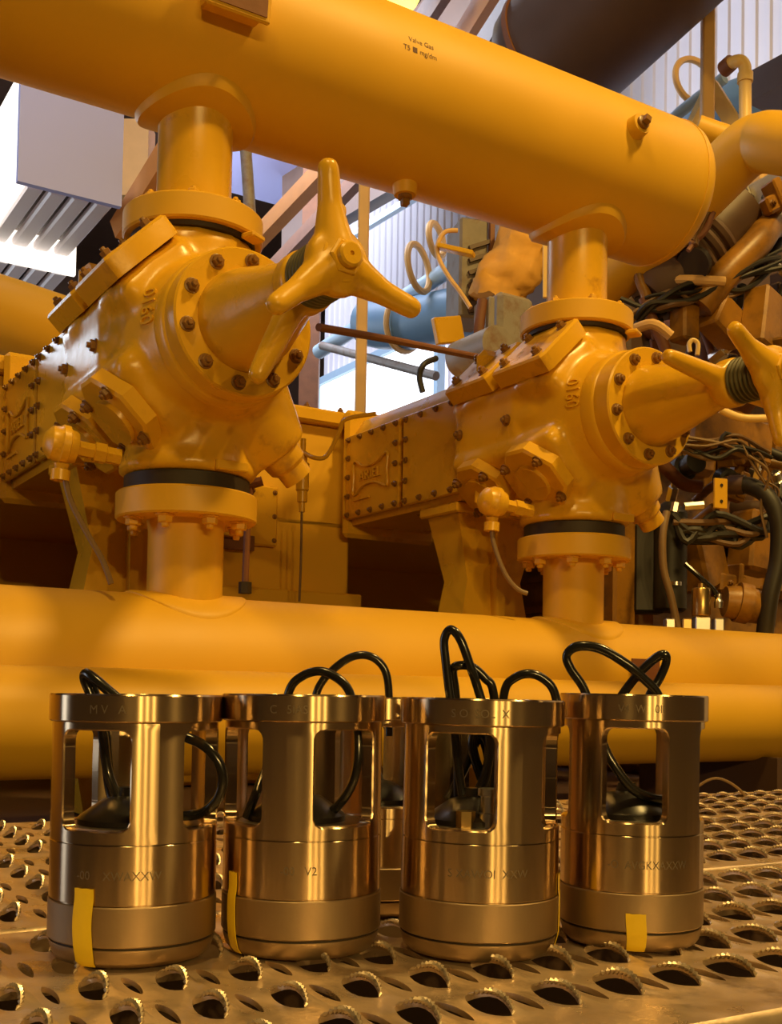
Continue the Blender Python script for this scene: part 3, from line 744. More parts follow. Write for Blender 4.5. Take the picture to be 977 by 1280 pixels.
# ================================================================== compressor cylinders
CZ = .74
def cylinder(label, t0, wheel_angle, lock, side):
    Mx = MF @ T((t0, 0, 0)); t = thing('compressor_cylinder', label, 'compressor', Mx @ T((0, 0, .46)), 'compressor cylinders')
    Ti = T((0, 0, -.46)); Tz = Ti
    # cast body: overlapping forms fused into one smooth casting
    mb = MB(); AY = Ti @ T((0, 0, CZ)) @ Matrix.Rotation(pi/2, 4, 'X')        # local Z outward (-y)
    mb.lathe([(0, -.34), (.175, -.33), (.18, -.05), (.185, .08), (.165, .17), (.150, .215), (0, .22)], AY, 40)
    mb.lathe([(0, .462), (.150, .462), (.152, .488), (.140, .50), (.140, .60), (.17, .66), (.20, .74), (.175, .84), (.142, .915), (.136, .95), (.136, .985), (0, .985)], Ti, 44)
    def pocket(sx, sz, y, R0, R1, r0, r1, n=24):
        d = Vector((sx, 0, sz)).normalized(); mb.lathe([(0, R0), (r0, R0), (r1, R1), (0, R1)], Ti @ axisM((0, y, CZ), d, (0, 1, 0)), n)
    for y in (-.04, .19):
        for sx in (-1, 1):
            for sz in (-1, 1):
                if sx == 1 and sz == -1 and y < 0: continue
                pocket(sx, sz, y, .05, .215, .115, .098)
    for sz in (1, -1):
        mb.box(.20, .46, .13, Ti @ axisM((0, .085, CZ), (-1, 0, sz), (0, 1, 0)) @ T((0, 0, .148)), .02)
    mb.box(.09, .30, .12, Ti @ T((-.155, .155, CZ+.002)), .012)
    pocket(1, -1, -.05, .05, .285, .155, .072)
    b = part('body', mb, M['cast'], t); mesh_remesh(b, .0105, 7)
    mb = MB(); mb.lathe([(0, .26), (.052, .26), (.046, .315), (.036, .325), (.036, .355), (0, .358)], Ti @ axisM((0, -.05, CZ), (1, 0, -1), (0, 1, 0)), 24); part('pocket_plug', mb, M['cast'], t)
    # gaskets; their dark colour also stands in for the shaded flange gap
    for z0, z1 in ((.429, .461), (.984, .996)):
        mb = MB(); mb.lathe([(.138, z0), (.138, z1)], Ti, 56); part('gasket', mb, M['dark'], t)
    # bonnet with its bolted ring
    mb = MB(); mb.lathe([(.10, .17), (.150, .19), (.157, .196), (.157, .232), (.153, .238), (.151, .240), (.151, .288), (.147, .292), (.102, .292), (.102, .300), (.099, .306), (.097, .33), (.082, .39), (.064, .46), (.054, .505), (.050, .53), (.0, .53)], AY, 80)
    bn = part('bonnet', mb, M['cast'], t)
    for k in range(10):
        a = 2*pi*(k+.35)/10; bolt(bn, AY @ T((.126*cos(a), .126*sin(a), .292)), .0125)
    # lock bar, bellows, handwheel
    lk = MB(); SL = .555
    lk.lathe([(0, SL-.035), (.052, SL-.035), (.058, SL-.02), (.058, SL+.012), (.052, SL+.02), (0, SL+.02)], AY, 32)
    for ang, L in lock:
        d = Vector((cos(ang), sin(ang), 0)); o = Vector((0, 0, SL-.008))
        lk.tube([o+d*.02, o+d*.07, o+d*(L-.02), o+d*L], [.034, .026, .019, .011], 14, AY, 4)
    o = part('lock_bar', lk, M['cast'], t); mesh_remesh(o, .006, 5)
    mb = MB(); pr = [(0.03, SL+.015)]
    for k in range(7):
        z = SL+.018+k*.0125; pr += [(.049, z), (.054, z+.005), (.053, z+.008), (.048, z+.0115)]
    pr += [(.045, .672), (0, .672)]
    mb.lathe(pr, AY, 40); part('bellows', mb, M['boot'], t, label='dark olive rubber bellows')
    hw = MB(); SH = .668
    hw.lathe([(0, SH-.022), (.05, SH-.022), (.06, SH-.010), (.058, SH+.014), (.044, SH+.022), (0, SH+.022)], AY, 36)
    for k in range(3):
        a = wheel_angle+k*2*pi/3; d = Vector((cos(a), sin(a), 0)); o = Vector((0, 0, SH))
        hw.tube([o, o+d*.05, o+d*.10+Vector((0, 0, .004)), o+d*.158+Vector((0, 0, .014)), o+d*.172+Vector((0, 0, .016))], [.045, .033, .022, .019, .010], 16, AY, 4)
    h = part('handwheel', hw, M['cast'], t); mesh_remesh(h, .0055, 5)
    mb = MB(); mb.lathe([(.040, SH+.018), (.040, SH+.025), (.036, SH+.027)], AY, 28); mb.prism([(.032*cos(pi/3*k), .032*sin(pi/3*k)) for k in range(6)], SH+.025, SH+.040, AY, .003)
    mb.lathe([(.022, SH+.04), (.022, SH+.052), (.018, SH+.055), (.004, SH+.055), (.004, SH+.050), (0, SH+.050)], AY, 24); part('stem_nut', mb, M['cast'], h)
    # valve covers on the left-hand pockets
    for sx, sz in ((-1, 1), (-1, -1)):
        for y, w in ((-.04, .105), (.19, .098)):
            F = Ti @ axisM((0, y, CZ), (sx, 0, sz), (0, 1, 0))
            poly = [(w*1.02*cos(a)*(1 if k % 2 else 1.0), w*1.02*sin(a)) for k, a in enumerate([R_(d) for d in (20, 70, 110, 160, 200, 250, 290, 340)])]
            if sz > 0: poly = [(-.088, -w*.96), (-.075, -w*1.04), (.075, -w*1.04), (.088, -w*.96), (.088, w*.96), (.075, w*1.04), (-.075, w*1.04), (-.088, w*.96)]
            mb = MB(); mb.prism(poly, .214, .262 if sz > 0 else .252, F, .006); mb.lathe([(.055, .25), (.053, .262), (0, .262)], F, 28)
            cv = part('valve_cover', mb, M['cast'], t)
            for k in range(4):
                a = pi/4+k*pi/2; bolt(cv, F @ T((w*.78*cos(a), w*.90*sin(a), .262 if sz > 0 else .252)), .0125)
    for y in (.05, .27): bolt(t, Ti @ axisM((-.199, y, CZ+.002), (-1, 0, 0)), .013)
    # raised casting number, read downward on the viewer's side of the body
    bpy.context.view_layer.update()
    be = b.evaluated_get(bpy.context.evaluated_depsgraph_get())
    def num(x, y, z):
        a = R_(-133.5)+y/.19; zz = CZ+.035-x-.46
        o = Vector((.4*cos(a), .4*sin(a), zz)); d = Vector((-cos(a), -sin(a), 0))
        ok, loc, nn, ix = be.ray_cast(o, d)
        return (loc if ok else o+d*.2)+nn*(z+.0015)
    part('casting_number', text_mb('0160', .040, .003, num), M['cast'], t)
    mb = MB(); mb.box(.075, .012, .022, Ti @ T((.04, -.150, .476)), .003); part('rating_pad', mb, M['cast'], t)
    return t
cylinder('left yellow compressor cylinder with three-armed handwheel in full view', 0, R_(100), [(R_(244), .215), (R_(66), .18)], 0)
cylinder('right yellow compressor cylinder with handwheel cut by the right edge', SP, R_(35), [(R_(172), .22), (R_(-8), .22)], 1)

# ================================================================== distance pieces (crosshead guides) with bolted panels
def guide(label, t0):
    Mx = MF @ T((t0, 0, 0)); t = thing('crosshead_guide', label, 'housing', Mx @ T((0, .25, .55)), 'crosshead guides')
    Ti = T((0, -.25, -.55))
    # casting with sloped shoulders: profile in x-z, run along y
    prof = [(-.155, .565), (.155, .565), (.165, .60), (.165, .86), (.12, .93), (.06, .955), (-.06, .955), (-.12, .93), (-.165, .86), (-.165, .60)]
    F = Ti @ Matrix(((1, 0, 0, 0), (0, 0, 1, 0), (0, 1, 0, 0), (0, 0, 0, 1)))
    mb = MB(); n = len(prof); vs = [(x, y, z) for y in (.225, .985) for x, z in prof]
    fs = [tuple(range(n)), tuple(reversed(range(n, 2*n)))]+[(i, i+n, (i+1) % n+n, (i+1) % n) for i in range(n)]
    mb.add(vs, fs, Ti); part('casting', mb, M['cast'], t, fix=True)
    mb = MB(); mb.box(.40, .05, .46, Ti @ T((0, .19, .745)), .03); part('end_flange', mb, M['cast'], t)
    mb = MB(); mb.box(.37, .03, .44, Ti @ T((0, .972, .745)), .02); part('frame_flange', mb, M['cast'], t)
    FX = Ti @ axisM((-.165, 0, 0), (-1, 0, 0), (0, 0, 1))      # local Z outward, local Y up, local X = +-y
    s = 1 if (FX.to_3x3() @ Vector((1, 0, 0))).y > 0 else -1
    for y0, y1, nb in ((.235, .605, 5), (.625, .965, 5)):
        mb = MB(); mb.box(y1-y0, .285, .016, FX @ T((s*(y0+y1)/2, .725, .008)), .004); p = part('cover_panel', mb, M['cast'], t)
        for k in range(nb):
            yy = y0+.02+(y1-y0-.04)*k/(nb-1)
            for zz in (.725-.128, .725+.128): bolt(p, FX @ T((s*yy, zz, .016)), .0085)
        for zz in (.66, .725, .79):
            for yy in (y0+.02, y1-.02): bolt(p, FX @ T((s*yy, zz, .016)), .0085)
    # raised bow-tie emblem with lettering
    L = FX @ T((s*.80, .715, .016)) @ Matrix.Diagonal((.95, .8, 1, 1))
    ol = [(-.115, .062), (-.095, .070), (-.05, .043), (0, .036), (.05, .043), (.10, .066), (.118, .06), (.112, 0), (.118, -.06), (.10, -.064), (.05, -.042), (0, -.036), (-.05, -.043), (-.095, -.070), (-.115, -.062), (-.110, 0)]
    mb = MB(); mb.tube([(x, y, .003) for x, y in ol+[ol[0]]], .0050, 8, L, 3); lg = part('emblem', mb, M['cast'], t)
    part('lettering', text_mb('ARIEL', .058, .003, lambda x, y, z: L @ Vector((x, y, z+.003))), M['cast'], lg)
    mb = MB(); mb.box(.11, .009, .006, L @ T((-.055*1.0, -.092, .003))); part('part_number_strip', mb, M['cast'], lg)
    return t
guide('crosshead guide with bolted covers at the left edge behind left cylinder', 0)
guide('crosshead guide with embossed bow-tie emblem panel, centre of the picture', SP)
# pedestals
def pedestal(label, t0):
    t = thing('pedestal', label, 'support', MF @ T((t0, .42, -.31)), 'crosshead guide pedestals'); Ti = T((0, -.42, .31))
    mb = MB(); mb.box(.34, .20, .03, Ti @ T((-.0, .42, .547)), .005); part('top_plate', mb, M['cast'], t)
    vs = [(x*w, .42+y*d, z) for z, w, d in ((.532, .15, .08), (.34, .10, .06), (.0, .165, .08), (-.31, .11, .08)) for x, y in ((-1, -1), (1, -1), (1, 1), (-1, 1))]
    fs = [(3, 2, 1, 0), (12, 13, 14, 15)]
    for k in range(3):
        for i in range(4):
            j = (i+1) % 4; fs.append((k*4+i, k*4+j, k*4+4+j, k*4+4+i))
    mb = MB(); mb.add(vs, fs, Ti); part('column', mb, M['cast'], t, fix=True)
    mb = MB(); mb.prism([(-.02, .53), (.02, .53), (.012, .05), (-.012, .05)], 0, .05, Ti @ T((0, .375, 0)) @ Matrix.Rotation(pi/2, 4, 'X'))
    part('gusset', mb, M['cast'], t, fix=True)
    return t
pedestal('tapered pedestal under the guide at left, beside the leaning cable', 0)
pedestal('tapered pedestal under the guide with the emblem panel', SP)

# crankcase
ck = thing('crankcase', 'yellow crankcase wall with small cover plate between the two cylinders', 'crankcase', MF @ T((.3, 1.02, -.31)))
mb = MB(); mb.box(.66, 1.0, .90, MF @ T((.68, 1.53, .14)), .012); mb.box(4.1, 1.0, .37, MF @ T((.15, 1.53, .735)), .015)
mb.box(4.1, .10, .90, MF @ T((.15, 2.02, .14))); mb.box(.5, 1.0, .90, MF @ T((-1.65, 1.53, .14)), .012)
part('casing', mb, M['yellow'], ck, world=True)
mb = MB(); mb.box(4.14, 1.08, .05, MF @ T((.15, 1.53, .935)), .008); tp = part('top_cover', mb, M['cast'], ck, world=True)
for k in range(16): bolt(tp, T(Vector((-.35+.13*k-.3, 1.01-1.02, .96+.31))), .011)
mb = MB(); mb.box(.66, .09, .06, MF @ T((.68, .985, .30)), .006); part('foot_ledge', mb, M['yellow'], ck, world=True)
F = axisM(mw(.665, 1.03, .575), vv)
mb = MB(); mb.box(.105, .20, .03, F @ T((0, 0, .01)), .006); cp = part('cover_plate', mb, M['cast'], ck, world=True)
for x in (-.04, .04):
    for y in (-.08, 0, .08): 
        Mb = W[cp.name].inverted() @ F @ T((x, y, .025)); bolt(cp, Mb, .007)
mb = MB(); mb.box(.12, .08, .08, axisM(mw(.51, .99, .53), vv), .004); part('lube_block', mb, M['cast'], ck, world=True)
mb = MB(); mb.box(.16, .05, .012, axisM(mw(.55, 1.0, .478), vv), .002); part('shelf_bracket', mb, M['rust'], ck, world=True)

# small piping on the crankcase
fv = thing('check_valve', 'slim yellow check valve with vertical tube on the crankcase wall', 'valve', at(377, 640, 3.55))
mb = MB(); mb.lathe([(.010, 0), (.010, .03), (.016, .032), (.016, .065), (.021, .07), (.021, .155), (.014, .16), (.014, .19), (.009, .195), (.009, .235)], T(at(377, 640, 3.55)), 16); part('body', mb, M['cast'], fv, world=True)
mb = MB(); mb.tube([at(377, 640, 3.55), at(376, 700, 3.55), at(374, 752, 3.56)], .004, 8, smooth=3); part('tube', mb, M['hoseb'], fv, world=True)
mb = MB(); mb.tube([at(379, 565, 3.55), at(392, 572, 3.5), at(408, 570, 3.5), at(424, 540, 3.5), at(432, 524, 3.5), at(470, 517, 3.5)], .007, 10, smooth=4); part('tube', mb, M['cast'], fv, world=True, label='bent yellow tube')
rd = thing('drain_tube', 'thin dark vertical tube right of the left lower flange', 'tube', at(306, 740, 2.7))
mb = MB(); mb.tube([at(315, 600, 2.72), at(310, 640, 2.72), at(306, 735, 2.72)], .0085, 10, smooth=3); part('tube', mb, M['rust'], rd, world=True)
mb = MB(); mb.lathe([(.016, 0), (.016, .028)], axisM(at(306, 742, 2.70), (0, 0, 1)), 6); part('fitting', mb, M['dark'], rd, world=True)
mb = MB(); mb.lathe([(.012, -.02), (.012, .02)], axisM(at(318, 604, 2.72), (1, 0, .3)), 10); part('fitting', mb, M['rust'], rd, world=True)

# temperature sensors with their cables
def sensor(label, px, py, Y, cab, sc=1):
    o = at(px, py, Y); d = Vector((-.82, -.45, .10)); t = thing('temperature_sensor', label, 'sensor', o, 'temperature sensors')
    mb = MB(); A = axisM(o, d)
    mb.lathe([(0, -.03), (.032, -.028), (.036, -.012), (.041, -.010), (.041, .004), (.037, .008), (.034, .024), (.020, .036), (0, .039)], A, 28); part('head', mb, M['cast'], t, world=True)
    mb = MB(); mb.lathe([(.018, -.12), (.018, -.09), (.022, -.088), (.022, -.065), (.017, -.063), (.017, -.025)], A, 6); part('union', mb, M['cast'], t, world=True)
    mb = MB(); mb.lathe([(.020, -.062), (.020, -.040), (.014, -.038), (.017, -.028)], axisM(o+Vector((0, 0, -.012)), (.05, 0, 1)), 12); part('gland', mb, M['cast'], t, world=True)
    mb = MB(); mb.tube([at(*c) for c in cab], .0062, 10, smooth=6); part('cable', mb, M['hoseb'], t, world=True)
sensor('pale yellow sensor head with hanging cable beside the left lower flange', 78, 556, 2.28, [(80, 590, 2.28), (88, 625, 2.28), (108, 665, 2.28), (128, 700, 2.28), (139, 730, 2.28)])
sensor('pale yellow sensor head with hanging cable beside the right lower flange', 616, 628, 2.86, [(614, 655, 2.86), (617, 680, 2.86), (630, 715, 2.86), (645, 735, 2.86), (659, 742, 2.86)])
mb = MB(); mb.tube([at(398, 409, 3.2), at(490, 425, 3.5), at(600, 447, 3.9)], .012, 10, smooth=1)
solo('tie_rod', mb, M['rust'], 'thin brown horizontal rod crossing the bright window', 'rod')

# ================================================================== engine at the back right
en = thing('engine_block', 'grimy yellow engine block behind the right cylinder', 'engine', MF @ T((3.1, 1.5, -.31)))
mb = MB(); mb.box(1.7, 1.2, 1.5, MF @ T((3.15, 1.5, .435)), .04); part('crankcase', mb, M['shaded_grime'], en, world=True)
mb = MB(); mb.box(1.6, .9, 1.1, MF @ T((3.15, 1.55, 1.72)), .05); part('upper_block', mb, M['bronze'], en, world=True)  # dark brown stands in for the shaded recess behind the pipes
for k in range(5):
    mb = MB(); mb.box(.22, .10, .30, MF @ T((2.5+.3*k, .86, 1.05)), .025); part('cylinder_door', mb, M['shaded_grime'], en, world=True)
    mb = MB(); mb.box(.20, .12, .24, MF @ T((2.5+.3*k, .86, .55)), .03); p = part('side_door', mb, M['shaded_grime'], en, world=True)
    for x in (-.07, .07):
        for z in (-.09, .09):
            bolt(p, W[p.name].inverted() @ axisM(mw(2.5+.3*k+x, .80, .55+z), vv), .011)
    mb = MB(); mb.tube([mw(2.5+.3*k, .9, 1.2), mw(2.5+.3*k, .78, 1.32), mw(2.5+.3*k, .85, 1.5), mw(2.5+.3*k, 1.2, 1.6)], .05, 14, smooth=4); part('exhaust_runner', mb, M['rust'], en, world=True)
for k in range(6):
    mb = MB(); z = .1+.14*k; mb.box(.02, .9, .03, MF @ T((2.29, 1.5, z))); part('rib', mb, M['shaded_grime'], en, world=True)

er = random.Random(11)
def engine_bits(x0, x1, y0, y1, n):
    for k in range(n):
        px, py, Y = er.uniform(x0, x1), er.uniform(y0, y1), er.uniform(3.95, 4.25); o = at(px, py, Y); kind = k % 4
        m_ = M[er.choice(('shaded_grime', 'shaded_grime', 'rust', 'bronze', 'hose'))]; mb = MB()
        if kind == 0:
            d = Vector((er.uniform(-1, 1), er.uniform(-.3, .3), er.uniform(-.7, .7))).normalized()*er.uniform(.10, .2); r = er.uniform(.012, .028)
            mb.tube([o-d, o-d*.3+Vector((0, 0, er.uniform(-.03, .03))), o+d*.4, o+d], r, 12, smooth=4); part('branch_pipe', mb, m_, en, world=True)
        elif kind == 1:
            A = axisM(o, (er.uniform(-.5, .5), -1, er.uniform(-.4, .4))); r = er.uniform(.025, .05)
            mb.lathe([(r*.6, -.08), (r, -.06), (r, -.02), (r*.7, -.015), (r*.7, .02), (r*.85, .025), (r*.85, .05), (r*.4, .055), (0, .055)], A, 18); part('fitting', mb, m_, en, world=True)
        elif kind == 2:
            B = T(o) @ RZ(UA+er.uniform(-.4, .4)) @ Matrix.Rotation(er.uniform(-.6, .6), 4, 'Y')
            mb.box(er.uniform(.06, .14), .05, er.uniform(.04, .09), B, .008); mb.box(er.uniform(.02, .04), .08, er.uniform(.08, .14), B @ T((.02, 0, .02)), .006); p = part('bracket', mb, m_, en, world=True)
            bolt(p, W[p.name].inverted() @ axisM(B @ Vector((-.025, -.026, 0)), B.to_3x3() @ Vector((0, -1, 0))), .010)
        else:
            A = axisM(o, (er.uniform(-.8, .8), -.6, er.uniform(-.2, 1))); r = er.uniform(.016, .03)
            mb.prism([(r*cos(pi/3*q), r*sin(pi/3*q)) for q in range(6)], -.05, .01, A, .003); mb.lathe([(r*.7, .01), (r*.7, .04), (r*.5, .045)], A, 14); part('union', mb, M['chrome'] if k % 8 == 3 else m_, en, world=True)
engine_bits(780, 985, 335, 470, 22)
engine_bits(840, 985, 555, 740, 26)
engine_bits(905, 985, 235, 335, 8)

# yellow elbow pipe leaving behind the header's end
ep = thing('elbow_pipe', 'yellow pipe with mitred elbow leaving past the header end at right edge', 'pipe', at(940, 180, 3.75))
mb = MB(); mb.tube([at(700, 402, 4.3), at(800, 318, 4.0), at(889, 229, 3.75), at(928, 190, 3.65), at(950, 179, 3.6), at(980, 180, 3.52), at(1120, 205, 3.3)], .094, 32, smooth=4); part('run', mb, M['yellow'], ep, world=True)
mb = MB(); mb.tube([at(870, 160, 4.0), at(905, 172, 4.0), at(960, 195, 4.0)], .045, 20, smooth=1); part('branch', mb, M['yellow'], ep, world=True)
# exhaust bellows
bw = thing('exhaust_bellows', 'dark round exhaust bellows below the domed header end', 'bellows', at(870, 315, 4.0))
a0 = at(810, 375, 4.05); a1 = at(925, 255, 4.05); L = (a1-a0).length; pr = [(0, 0), (.10, 0), (.12, .03)]
for k in range(5): pr += [(.135, .10+.05*k), (.142, .115+.05*k), (.135, .13+.05*k), (.120, .135+.05*k), (.120, .145+.05*k)]
pr += [(.11, .40), (.10, L), (0, L)]
mb = MB(); mb.lathe(pr, axisM(a0, a1-a0), 36); part('bellows', mb, M['bronze'], bw, world=True)
mb = MB(); mb.lathe([(.0, -.01), (.06, -.01), (.06, .02)], axisM(at(868, 330, 3.9), at(868, 330, 3.9)-at(930, 290, 4.2)), 24); part('end_cap', mb, M['dark'], bw, world=True)
mb = MB(); mb.tube([at(873, 385, 3.95), at(905, 345, 3.95), at(945, 305, 3.98), at(962, 282, 4.05), at(985, 275, 4.1)], .055, 18, smooth=5)
solo('coolant_pipe', mb, M['shaded_grime'], 'curved yellow coolant pipe right of the dark bellows', 'pipe')
mb = MB(); mb.bar(at(925, 262, 4.3), at(1000, 222, 4.1), .09, .12, .015)
solo('pale_duct', mb, M['greysteel'], 'pale grey sloping bar at right edge under the yellow elbow', 'bar')
mb = MB(); mb.bar(at(905, 255, 4.25), at(937, 238, 4.2), .03, .05, .004)
solo('clamp_bar', mb, M['chrome'], 'small bright metal bar under the yellow elbow', 'bar')
mb = MB(); mb.box(.20, .16, .18, axisM(at(950, 225, 4.5), -vv), .01)
solo('housing', mb, M['tan'], 'tan box filling the corner under the yellow elbow', 'box')
hn = [(at(840, 350, 3.95), at(870, 350, 3.9), at(905, 352, 3.9), 'tan hose end across the dark bellows'),
      (at(785, 415, 3.8), at(815, 405, 3.75), at(838, 420, 3.75), 'pale tube arching over the right bonnet ring')]
for a, b, c, lb in hn:
    mb = MB(); mb.tube([a, b, c], .018, 10, smooth=5); solo('tube', mb, M['tan'], lb, 'tube')
mb = MB(); mb.tube([at(862, 440, 3.7), at(861, 430, 3.7), at(866, 425, 3.7), at(872, 430, 3.7), at(871, 444, 3.7)], .008, 8, smooth=5)
solo('lifting_eye', mb, M['pale'], 'small pale hook above the right lock bar', 'hook')
# brackets and casting lumps on the engine
def lump(name, lab, cat, px, py, Y, sx, sy, sz, m_, rot=0, tilt=0, c=.009):
    mb = MB(); mb.box(sx, sy, sz, T(at(px, py, Y)) @ RZ(UA+rot) @ Matrix.Rotation(tilt, 4, 'Y'), c); return solo(name, mb, M[m_], lab, cat)
lump('bracket', 'yellow box bracket at right edge above the right handwheel', 'bracket', 955, 405, 4.0, .17, .10, .22, 'shaded_grime', .2, .2)
lump('bracket', 'yellow angled plate behind the upper arm of right handwheel', 'bracket', 905, 405, 4.0, .16, .10, .13, 'shaded_grime', 0, .5)
lump('valve_block', 'yellow valve block above the right lock bar', 'block', 855, 405, 3.95, .08, .08, .13, 'shaded_grime')
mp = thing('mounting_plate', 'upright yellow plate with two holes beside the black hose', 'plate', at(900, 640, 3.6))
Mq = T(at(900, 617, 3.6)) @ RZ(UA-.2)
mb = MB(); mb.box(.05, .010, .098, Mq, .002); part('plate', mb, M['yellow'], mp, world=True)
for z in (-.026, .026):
    mb = MB(); mb.lathe([(.0055, 0), (.0055, .003), (0, .003)], axisM(Mq @ Vector((0, -.0045, z)), Mq.to_3x3() @ Vector((0, -1, 0))), 12); part('hole_disc', mb, M['dark'], mp, world=True)  # dark discs standing in for the shade inside the holes
lump('casting', 'grimy yellow engine foot left of the silver canister filter', 'casting', 875, 700, 3.95, .16, .12, .20, 'shaded_grime', .2, -.4, .012)
lump('casting', 'yellow casting beside the thick black hose', 'casting', 945, 680, 4.05, .18, .12, .22, 'shaded_grime', 0, .1, .012)
lump('casting', 'wide dark yellow casting behind wires at right', 'casting', 905, 545, 4.05, .40, .12, .16, 'shaded_grime', 0, .1, .012)
lump('casting', 'yellow vertical slab right of right lower neck', 'casting', 772, 690, 3.75, .10, .08, .55, 'shaded_grime', 0, 0, .01)
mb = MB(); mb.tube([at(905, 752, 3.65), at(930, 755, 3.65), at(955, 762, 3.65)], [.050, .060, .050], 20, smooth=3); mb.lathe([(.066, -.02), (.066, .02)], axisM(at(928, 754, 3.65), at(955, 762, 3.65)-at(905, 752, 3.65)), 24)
solo('flanged_pipe', mb, M['shaded_grime'], 'short flanged yellow pipe low at right beside black hose', 'pipe')
# black coolant filter and friends
bf = thing('oil_filter', 'dark cylindrical oil filter with hose right of the right lower neck', 'filter', at(828, 790, 3.7))
mb = MB(); mb.lathe([(.05, 0), (.06, .01), (.06, .33), (.045, .35), (.02, .37)], T(at(835, 765, 3.75)), 28); part('canister', mb, M['hose'], bf, world=True)
mb = MB(); mb.box(.11, .10, .30, axisM(at(808, 712, 3.78), (0, 0, 1)), .01); part('housing', mb, M['hose'], bf, world=True)
for px, py in ((843, 635), (860, 633), (872, 632)):
    mb = MB(); mb.lathe([(.014, -.014), (.014, .018)], axisM(at(px, py, 3.66), (0.2, 0, 1) if px < 850 else (1, 0, .1)), 6); part('fitting', mb, M['chrome'], bf, world=True)
mb = MB(); mb.lathe([(.02, 0), (.02, .012)], T(at(844, 732, 3.66)), 12); part('fitting', mb, M['chrome'], bf, world=True)
mb = MB(); mb.tube([at(833, 640, 3.62), at(828, 670, 3.6), at(829, 710, 3.6), at(838, 745, 3.6), at(848, 790, 3.6)], .0125, 12, smooth=6)
solo('hose', mb, M['hoseb'], 'brown hose hanging in front of the dark oil filter', 'hose')
sv = thing('solenoid_valve', 'small silver canister valve standing low right on a bright block', 'valve', at(875, 790, 3.6))
mb = MB(); mb.lathe([(.029, 0), (.030, .004), (.030, .085), (.027, .09), (.012, .092), (.010, .105), (0, .106)], T(at(876, 770, 3.6)), 24); part('coil', mb, M['brass'], sv, world=True)
mb = MB(); mb.box(.05, .05, .05, T(at(876, 781, 3.6)), .004); part('block', mb, M['chrome'], sv, world=True)
for px in (836, 857, 897):
    mb = MB(); mb.box(.032, .04, .045, T(at(px, 782, 3.6)), .004); part('block', mb, M['chrome'] if px != 857 else M['brass'], sv, world=True)
mb = MB(); mb.lathe([(.014, 0), (.016, .02), (.010, .03), (.010, .045)], T(at(898, 760, 3.6)), 14); part('connector', mb, M['chrome'], sv, world=True)
mb = MB(); mb.tube([at(856, 705, 3.62), at(875, 722, 3.6), at(892, 738, 3.6), at(898, 752, 3.6)], .008, 10, smooth=4); part('lead', mb, M['black'], sv, world=True)
mb = MB(); mb.tube([at(910, 607, 3.7), at(935, 607, 3.66), at(958, 620, 3.62), at(972, 650, 3.6), at(972, 700, 3.6), at(962, 745, 3.6), at(955, 795, 3.62)], .028, 16, smooth=6)
solo('hose', mb, M['hose'], 'thick black hose curving down at the right edge', 'hose')
mb = MB(); mb.lathe([(.033, 0), (.033, .05)], axisM(at(912, 606, 3.7), at(935, 607, 3.66)-at(910, 607, 3.7)), 16)
solo('hose_clamp', mb, M['bronze'], 'dark ribbed collar at the start of the thick black hose', 'clamp')
# wire bundles
rnd = random.Random(3)
def bundle(lab, pts, n, spread, r, m_):
    t = thing('wire_bundle', lab, 'wires', at(*pts[0]))
    for k in range(n):
        off = [Vector((rnd.uniform(-1, 1), rnd.uniform(-.5, .5), rnd.uniform(-1, 1)))*spread for _ in pts]
        mb = MB(); mb.tube([at(*p)+o for p, o in zip(pts, off)], r*rnd.uniform(.8, 1.3), 7, smooth=5); part('wire', mb, M[m_[k % len(m_)]], t, world=True)
bundle('tangle of brown wires below the right lock bar', [(848, 555, 3.6), (880, 562, 3.6), (915, 555, 3.6), (940, 560, 3.62), (955, 575, 3.65)], 9, .035, .006, ('wire', 'hoseb', 'hose'))
bundle('dark wiring loom low at right behind the oil filter', [(845, 655, 3.66), (875, 665, 3.66), (905, 662, 3.68), (935, 665, 3.68), (965, 650, 3.7)], 9, .05, .011, ('hose', 'hose', 'wire'))
bundle('loose brown wires hanging at right edge below the handwheel', [(930, 560, 3.6), (950, 580, 3.6), (965, 620, 3.6), (975, 660, 3.6)], 4, .04, .004, ('wire', 'hoseb'))
bundle('dark cables under the exhaust bellows', [(790, 390, 3.95), (830, 375, 3.9), (880, 368, 3.9), (930, 350, 3.95), (975, 320, 4.0)], 7, .05, .008, ('hose', 'wire', 'hose'))
bundle('thin dark cables along the edge of the header end', [(862, 308, 3.75), (878, 285, 3.75), (888, 262, 3.75)], 4, .02, .009, ('rust', 'wire'))
mb = MB(); mb.tube([at(900, 512, 3.3), at(925, 522, 3.3), at(957, 523, 3.3), at(985, 522, 3.3)], .012, 12, smooth=5)
solo('tube', mb, M['pale'], 'pale yellow tube passing under the right handwheel bellows', 'tube')

